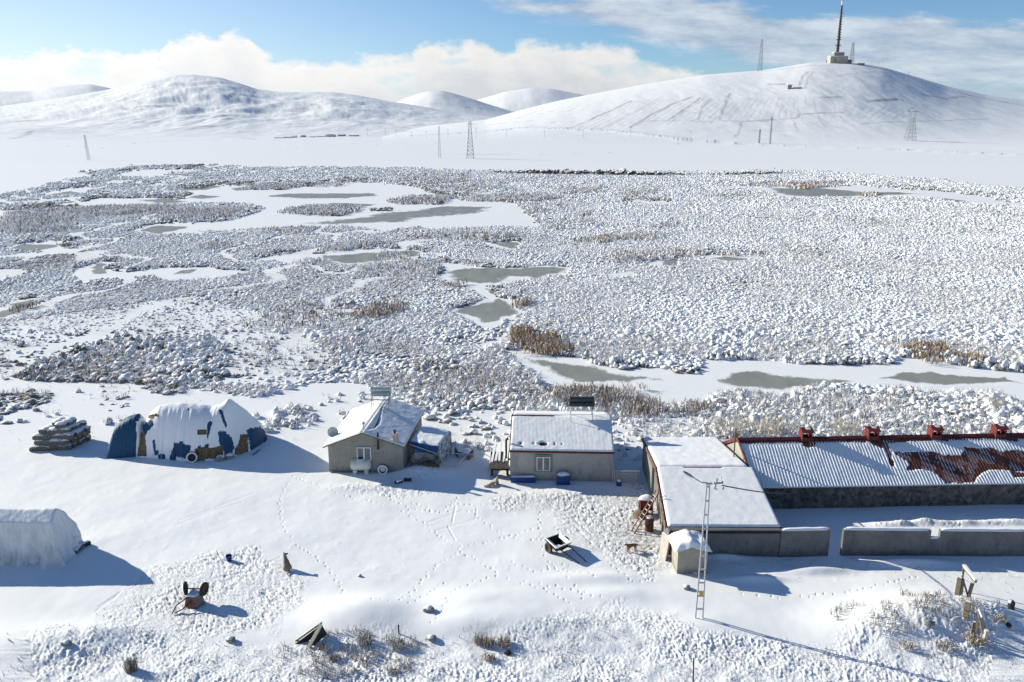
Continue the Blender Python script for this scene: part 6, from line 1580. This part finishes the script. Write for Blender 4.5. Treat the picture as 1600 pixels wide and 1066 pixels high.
# the antenna hill
tower('radio_tower', 'separate lattice radio tower left of the hilltop mast', 'radio tower', 1187, 112, 61, 7.5, 2.4, 11, .22, arms=((.2, 3), (.4, 2.6), (.6, 2.4), (.8, 2.)))
hb = march(1308, 99); HS = hb[1] / F
tower('radio_tower', 'lattice radio tower just right of the hilltop station', 'radio tower', 1330, 98, 67, 7.5, 2.6, 8, .28, base=(march(1330, 99)))
st = T('transmitter_station', 'pale two tier station building at the foot of the tall mast', 'station', hb)
x, y, z = hb; w = 24 * HS; z -= 3
build('lower_tier', MB().prism([(x - w / 2, y - 6, z + 15), (x + w / 2, y - 12, z + 15), (x + w / 2, y + 10, z + 15), (x - w / 2, y + 12, z + 15)], 17), 'concrete', st)
build('upper_tier', MB().prism([(x - w * .28, y - 5, z + 22), (x + w * .30, y - 8, z + 22), (x + w * .30, y + 8, z + 22), (x - w * .28, y + 8, z + 22)], 6.99), 'concretegrey', st)
build('roof_snow', MB().prism([(x - w / 2 - .3, y - 6.3, z + 15.6), (x + w / 2 + .3, y - 12.3, z + 15.6), (x + w / 2 + .3, y + 10, z + 15.6), (x - w / 2 - .3, y + 12, z + 15.6)], .6).prism([(x - w * .29, y - 5.3, z + 22.6), (x + w * .31, y - 8.3, z + 22.6), (x + w * .31, y + 8, z + 22.6), (x - w * .29, y + 8, z + 22.6)], .6), 'snow', st)
build('doorway', MB().box((x - w * .28, y - 8.8, z + 7), (3, .5, 8)), 'concretegrey', st)
tm = T('tall_mast', 'tall tapering mast with red and white upper bands on the hilltop station', 'mast', (x - 1.5, y, z + 22.6))
xm = x - 1.5; tot = 130.
zz = z + 22.6; segs = [(0, .55, 'mastdark'), (.55, .64, 'mastdark'), (.64, .70, 'white'), (.70, .76, 'mastred'), (.76, .81, 'white'), (.81, .87, 'mastred'), (.87, .92, 'white'), (.92, 1., 'mastred')]
def mr_(t): return 2.9 - 2.1 * t ** .8
for a, b_, m in segs:
    if m == 'mastdark' and a == 0:
        build('shaft_section', MB().tube((xm, y, zz), (xm, y, zz + tot * .2), mr_(0), mr_(.2), 10).tube((xm, y, zz + tot * .2), (xm, y, zz + tot * .55), mr_(.2), mr_(.55), 10), m, tm)
    else: build('shaft_section', MB().tube((xm, y, zz + tot * a), (xm, y, zz + tot * b_), mr_(a), mr_(b_), 8), m, tm)
for f, r in ((.09, 6), (.17, 5)): build('platform', MB().lathe((xm, y, zz + tot * f), [(0, 0), (r * .75, 0), (r, .4), (r, 1.0), (0, 1.0)], n=12), 'mastdark', tm)
mb = MB()
for k in range(24): mb.box((xm + (-1) ** k * mr_(k / 34) * 1.0, y - 1, zz + tot * (.2 + k * .018)), (1.6, 1.5, 1.3))
build('antenna_panels', mb, 'mastdark', tm)
# hill hut and small hilltop bits
b = march(1233, 139); t = T('hill_hut', 'tiny hut with a snowy roof halfway up the antenna hill', 'hut', b); x, y, z = b
build('wall', MB().box((x, y, z + 2.6), (6, 6, 6.2)), 'concretegrey', t); build('roof', MB().prism([(x - 3.8, y - 4, z + 6.9), (x + 3.8, y - 4, z + 6.9), (x + 3.8, y + 4, z + 8), (x - 3.8, y + 4, z + 8)], .9), 'snow', t); build('low_wall', MB().box((x + 12, y - 2, z + .6), (14, 3, 3.)), 'concretegrey', t)
for k, (a, b_, w_, h_, lb) in enumerate(((1292, 98, 6, 4, 'dark hut at the left foot of the hilltop station'), (1326, 99, 9, 6, 'dark shed at the right foot of the hilltop station'), (1344, 102, 14, 3, 'low grey block wall right of the hilltop radio tower'))):
    b = march(a, b_); t = T('service_hut', lb, 'hut', b)
    build('wall', MB().box((b[0], b[1], b[2] + h_ / 2 - .5), (w_, 6, h_ + 1)), 'concretegrey', t); build('roof', MB().box((b[0], b[1], b[2] + h_ + .25), (w_ + .6, 6.6, .5)), 'slate', t)
POLES = [(574, 212, 201), (602, 211, 200), (619, 214, 203), (643, 216, 206), (666, 215, 205), (700, 215, 202), (744, 216, 200), (792, 215, 202), (851, 216, 205), (911, 217, 203), (985, 217, 199), (1079, 222, 204), (1440, 146, 132), (1495, 170, 160), (1372, 105, 97), (1379, 106, 96), (1419, 121, 112)]
for k, (a, b_, c) in enumerate(POLES):
    b = march(a, b_); h = max(7.5, GY(a, c, b[1])[2] - b[2]); r = .12 * b[1] / 1000
    lb = 'distant wooden line pole at the foot of the hills' if k < 12 else 'distant line pole on the slope right of the mast'
    t = T('line_pole', lb, 'pole', b, 'distant line poles on the plain' if k < 12 else 'distant line poles on the antenna hill')
    build('pole', MB().tube((b[0], b[1], b[2] - 1), (b[0], b[1], b[2] + h), r * 1.3, r, 6), 'pylonsteel', t)
    build('cross_arm', MB().box((b[0], b[1], b[2] + h * .94), (2.2, .2, .25)), 'pylonsteel', t)
tower('line_mast', 'steel line mast with short arms at the foot of the antenna hill', 'mast', 1186, 224, 202, 1.4, .8, 7, .18, arms=((.75, 1.2), (.9, 1.2)))
tower('line_mast', 'taller thin steel mast right of the short armed one', 'mast', 1203, 225, 183, 1.2, .7, 10, .16, arms=((.9, 1.8),))
# ------------------------------------------------------------------ village at the foot of the far hills
VIL = [(437, 216, 14, 3, 'village', 0, 'long low grey barn at the left end of the far village'), (449, 215.5, 13, 4, 'village', 0, 'long grey barn with snowy roof in the far village'), (460, 215, 6, 6, 'village', 0, 'small taller grey house in the far village'),
       (474, 214.5, 7, 6, 'village', 1, 'grey roofed house standing apart in the far village'), (488, 214.5, 7, 3, 'concrete', 0, 'low pale shed amid the far village'), (501, 214, 13, 3.4, 'village', 0, 'low reddish barn amid the far village'),
       (517, 214, 15, 8, 'village', 1, 'biggest blue grey roofed house of the far village'), (534, 213, 11, 7, 'villred', 0, 'brick house right of the big village house'), (548, 213, 5, 5, 'villred', 0, 'tiny brick hut of the far village'), (556, 213, 9, 5, 'villred', 0, 'reddish house at the right end of the far village')]
for a, b_, w_, h_, m, g, lb in VIL:
    h_ *= .5; b = march(a, b_); x, y, z = b; t = T('village_house', lb, 'house', b, 'houses of the far village')
    build('wall', MB().box((x, y, z + h_ * .3 - .5), (w_, 8, h_ * .6 + 1)), m, t)
    zr = z + h_ * .6
    build('roof', MB().add([(x - w_ / 2 - .4, y - 4.5, zr), (x + w_ / 2 + .4, y - 4.5, zr), (x + w_ / 2 + .4, y + 4.5, zr), (x - w_ / 2 - .4, y + 4.5, zr), (x - w_ / 2 * (.5 if g else 1), y, zr + h_ * .45), (x + w_ / 2 * (.5 if g else 1), y, zr + h_ * .45)], [(0, 1, 5, 4), (2, 3, 4, 5), (0, 4, 3), (1, 2, 5), (3, 2, 1, 0)]), 'slate' if g else 'snow', t)
# ------------------------------------------------------------------ sky, sun, camera
az = math.radians(SUN_AZ); el = math.radians(SUN_EL)
sd = Vector((-math.cos(az) * math.cos(el), math.sin(az) * math.cos(el), math.sin(el)))
L = bpy.data.lights.new('sun', 'SUN'); L.energy = 4.9; L.angle = math.radians(.53); L.color = (1, .95, .80)
lo_ = bpy.data.objects.new('sun', L); COL.objects.link(lo_); lo_.rotation_euler = sd.to_track_quat('Z', 'Y').to_euler(); lo_.location = (-60, 20, 60)

W = bpy.data.worlds.new('World'); SC.world = W; W.use_nodes = True
nt = W.node_tree; nt.nodes.clear(); N = NB(nt)
out = N.n('ShaderNodeOutputWorld')
sky = N.n('ShaderNodeTexSky'); sky.sky_type = 'NISHITA'; sky.sun_disc = False
sky.sun_elevation = el; sky.sun_rotation = math.atan2(sd.x, sd.y); sky.altitude = 1700; sky.air_density = 1.0; sky.dust_density = .5; sky.ozone_density = 1.5
bg = N.n('ShaderNodeBackground'); bg.inputs[1].default_value = SKY_STRENGTH; 
tc = N.n('ShaderNodeTexCoord'); sx = N.n('ShaderNodeSeparateXYZ'); N.l(tc.outputs['Generated'], sx.inputs[0])
X, Y, Z = sx.outputs
azn = N.math('ARCTAN2', X, Y); eln = N.math('ARCSINE', Z)
azd = N.math('MULTIPLY', azn, 57.29578); eld = N.math('MULTIPLY', eln, 57.29578)
def vec(a, b, c=None):
    q = N.n('ShaderNodeCombineXYZ'); N.l(a, q.inputs[0]); N.l(b, q.inputs[1])
    if c is not None: q.inputs[2].default_value = c
    return q.outputs[0]
def curve(xn, pts, lo, hi):
    f = N.n('ShaderNodeFloatCurve'); cm = f.mapping; c = cm.curves[0]
    while len(c.points) < len(pts): c.points.new(.5, .5)
    for q, (a, b) in zip(c.points, pts): q.location = ((a - lo) / (hi - lo), b)
    cm.update(); N.l(N.mr(xn, lo, hi), f.inputs['Value']); return f.outputs[0]
def A(px): return math.degrees(math.atan((px - 800) / F / 1.055))
# cumulus bank: height of its top (deg) along the horizon
def E_(px, py):
    dx, dy, dz = ray(px, py); return math.degrees(math.atan2(dz, math.hypot(dx, dy)))
top = [(-40, .40)] + [(A(x), E_(x, y) / 10) for x, y in ((0,80),(70,71),(150,76),(250,82),(262,50),(300,46),(335,52),(365,38),(400,62),(430,92),(500,96),(540,92),(640,84),(660,66),(745,58),(790,78),(820,62),(900,66),(1000,84),(1060,104),(1130,120),(1250,140),(1400,165),(1600,175))] + [(40, .02)]
topn = N.math('MULTIPLY', curve(azd, top, -40, 40), 10)
n1 = N.noise(.55, 8, vec(azd, N.math('MULTIPLY', eld, 1.6), 3.1), .58)
n2 = N.noise(.22, 6, vec(azd, N.math('MULTIPLY', eld, 2.2), 8.7), .6)
h1 = N.math('SUBTRACT', N.math('ADD', topn, N.math('MULTIPLY', N.math('SUBTRACT', n1, .5), 2.9)), eld)
cum = N.mr(h1, -.2, .75, 0, 1, True)
# thinner holes in the bank
cum = N.math('MULTIPLY', cum, N.mr(n2, .30, .46, .55, 1, True))
# high veil on the right: lower and upper edge along the horizon
lowe = curve(azd, [(-40, .95), (A(600), .92), (A(800), E_(800,14) / 10), (A(900), E_(900,34) / 10), (A(1000), E_(1000,62) / 10), (A(1100), E_(1100,84) / 10), (A(1190), E_(1190,102) / 10), (A(1260), E_(1260,118) / 10), (A(1600), E_(1600,140) / 10), (40, .4)], -40, 40)
uppe = curve(azd, [(-40, .97), (A(700), .93), (A(800), E_(800,-4) / 10), (A(1000), E_(1000,-14) / 10), (A(1130), E_(1130,-2) / 10), (A(1200), E_(1200,20) / 10), (A(1300), E_(1300,30) / 10), (A(1400), E_(1400,22) / 10), (A(1500), E_(1500,36) / 10), (A(1600), E_(1600,38) / 10), (40, .55)], -40, 40)
n3 = N.noise(.30, 8, vec(N.math('ADD', azd, N.math('MULTIPLY', eld, 1.2)), N.math('MULTIPLY', eld, 4.0), 5.5), .64)
w3 = N.math('MULTIPLY', N.math('SUBTRACT', n3, .5), 2.2)
va = N.mr(N.math('ADD', N.math('SUBTRACT', eld, N.math('MULTIPLY', lowe, 10)), w3), -.5, .8, 0, 1, True)
vb = N.mr(N.math('ADD', N.math('SUBTRACT', N.math('MULTIPLY', uppe, 10), eld), w3), -.3, .5, 0, 1, True)
veil = N.math('MULTIPLY', N.math('MULTIPLY', va, vb), N.mr(n3, .16, .46, .80, .98))
# low band of thin cloud behind the mast hill
lb = N.math('MULTIPLY', N.mr(N.math('ADD', eld, w3), .5, 4.6, 1, 0, True), N.mr(azd, 6, 18, 0, .95, True))
veil = N.math('MAXIMUM', veil, N.math('MULTIPLY', lb, N.mr(n3, .3, .6, .6, 1)))
# broken cloud overhead and all round, out of view
n4 = N.noise(2.2, 6, tc.outputs['Generated'], .6)
high = N.math('MULTIPLY', N.mr(n4, .55, .72, 0, .3, True), N.mr(eld, 11, 20, 0, 1, True))
cumcol = N.mix(N.mr(N.math('ADD', h1, N.math('MULTIPLY', N.math('SUBTRACT', n2, .5), 4)), .4, 3.2), (1., .985, .965), (.70, .74, .80))
left = N.mr(azd, -34, 14, 1, 0, True)
cumcol = N.mix(N.math('MULTIPLY', left, .55), cumcol, (1.05, 1.04, 1.02))
bc = N.n('ShaderNodeBackground'); N.l(cumcol, bc.inputs[0]); N.l(N.mr(left, 0, 1, CLOUD * .92, CLOUD * 1.12), bc.inputs[1])
bv = N.n('ShaderNodeBackground'); N.l(N.mix(N.mr(n3, .35, .65), (.28, .35, .45), (.46, .52, .58)), bv.inputs[0]); bv.inputs[1].default_value = 1.0
gm = N.n('ShaderNodeMix', data_type='RGBA', blend_type='MULTIPLY'); gm.inputs[0].default_value = 1; N.l(sky.outputs[0], gm.inputs[6]); gm.inputs[7].default_value = (.72, .95, 1.18, 1)
N.l(gm.outputs[2], bg.inputs[0])
m1 = N.n('ShaderNodeMixShader'); N.l(N.math('MAXIMUM', veil, high), m1.inputs[0]); N.l(bg.outputs[0], m1.inputs[1]); N.l(bv.outputs[0], m1.inputs[2])
thin = N.math('MULTIPLY', N.mr(azd, -40, 12, .48, 0, True), N.mr(eld, 3, 16, 1, 0))
cum = N.math('MAXIMUM', cum, thin)
m2 = N.n('ShaderNodeMixShader'); N.l(cum, m2.inputs[0]); N.l(m1.outputs[0], m2.inputs[1]); N.l(bc.outputs[0], m2.inputs[2])
N.l(m2.outputs[0], out.inputs[0])
W.cycles.sampling_method = 'MANUAL'; W.cycles.sample_map_resolution = 512

if HAZE > 0:
    hb_ = MB(); hb_.box((0, 6000, 300), (24000, 15000, 606))
    hm = bpy.data.materials.new('air_haze'); hm.use_nodes = True; ht = hm.node_tree; ht.nodes.clear()
    ho = ht.nodes.new('ShaderNodeOutputMaterial'); hv = ht.nodes.new('ShaderNodeVolumePrincipled'); ht.links.new(hv.outputs[0], ho.inputs['Volume'])
    hv.inputs['Color'].default_value = (.86, .92, 1, 1); hv.inputs['Density'].default_value = HAZE; hv.inputs['Anisotropy'].default_value = .2
    tag(build('haze', hb_, hm), kind='stuff')
cam = bpy.data.cameras.new('camera'); cam.sensor_width = 36; cam.lens = F / 1600 * 36; cam.clip_end = 30000; cam.clip_start = .5
co = bpy.data.objects.new('camera', cam); COL.objects.link(co); co.location = (0, 0, CH); co.rotation_euler = (math.radians(90) - PITCH, 0, 0)
SC.camera = co
SC.view_settings.view_transform = 'Standard'; SC.view_settings.look = 'None'; SC.view_settings.exposure = EXPOSURE; SC.view_settings.gamma = 1
SC.cycles.use_denoising = True; SC.cycles.max_bounces = 6; SC.cycles.use_adaptive_sampling = True; SC.cycles.adaptive_threshold = .015
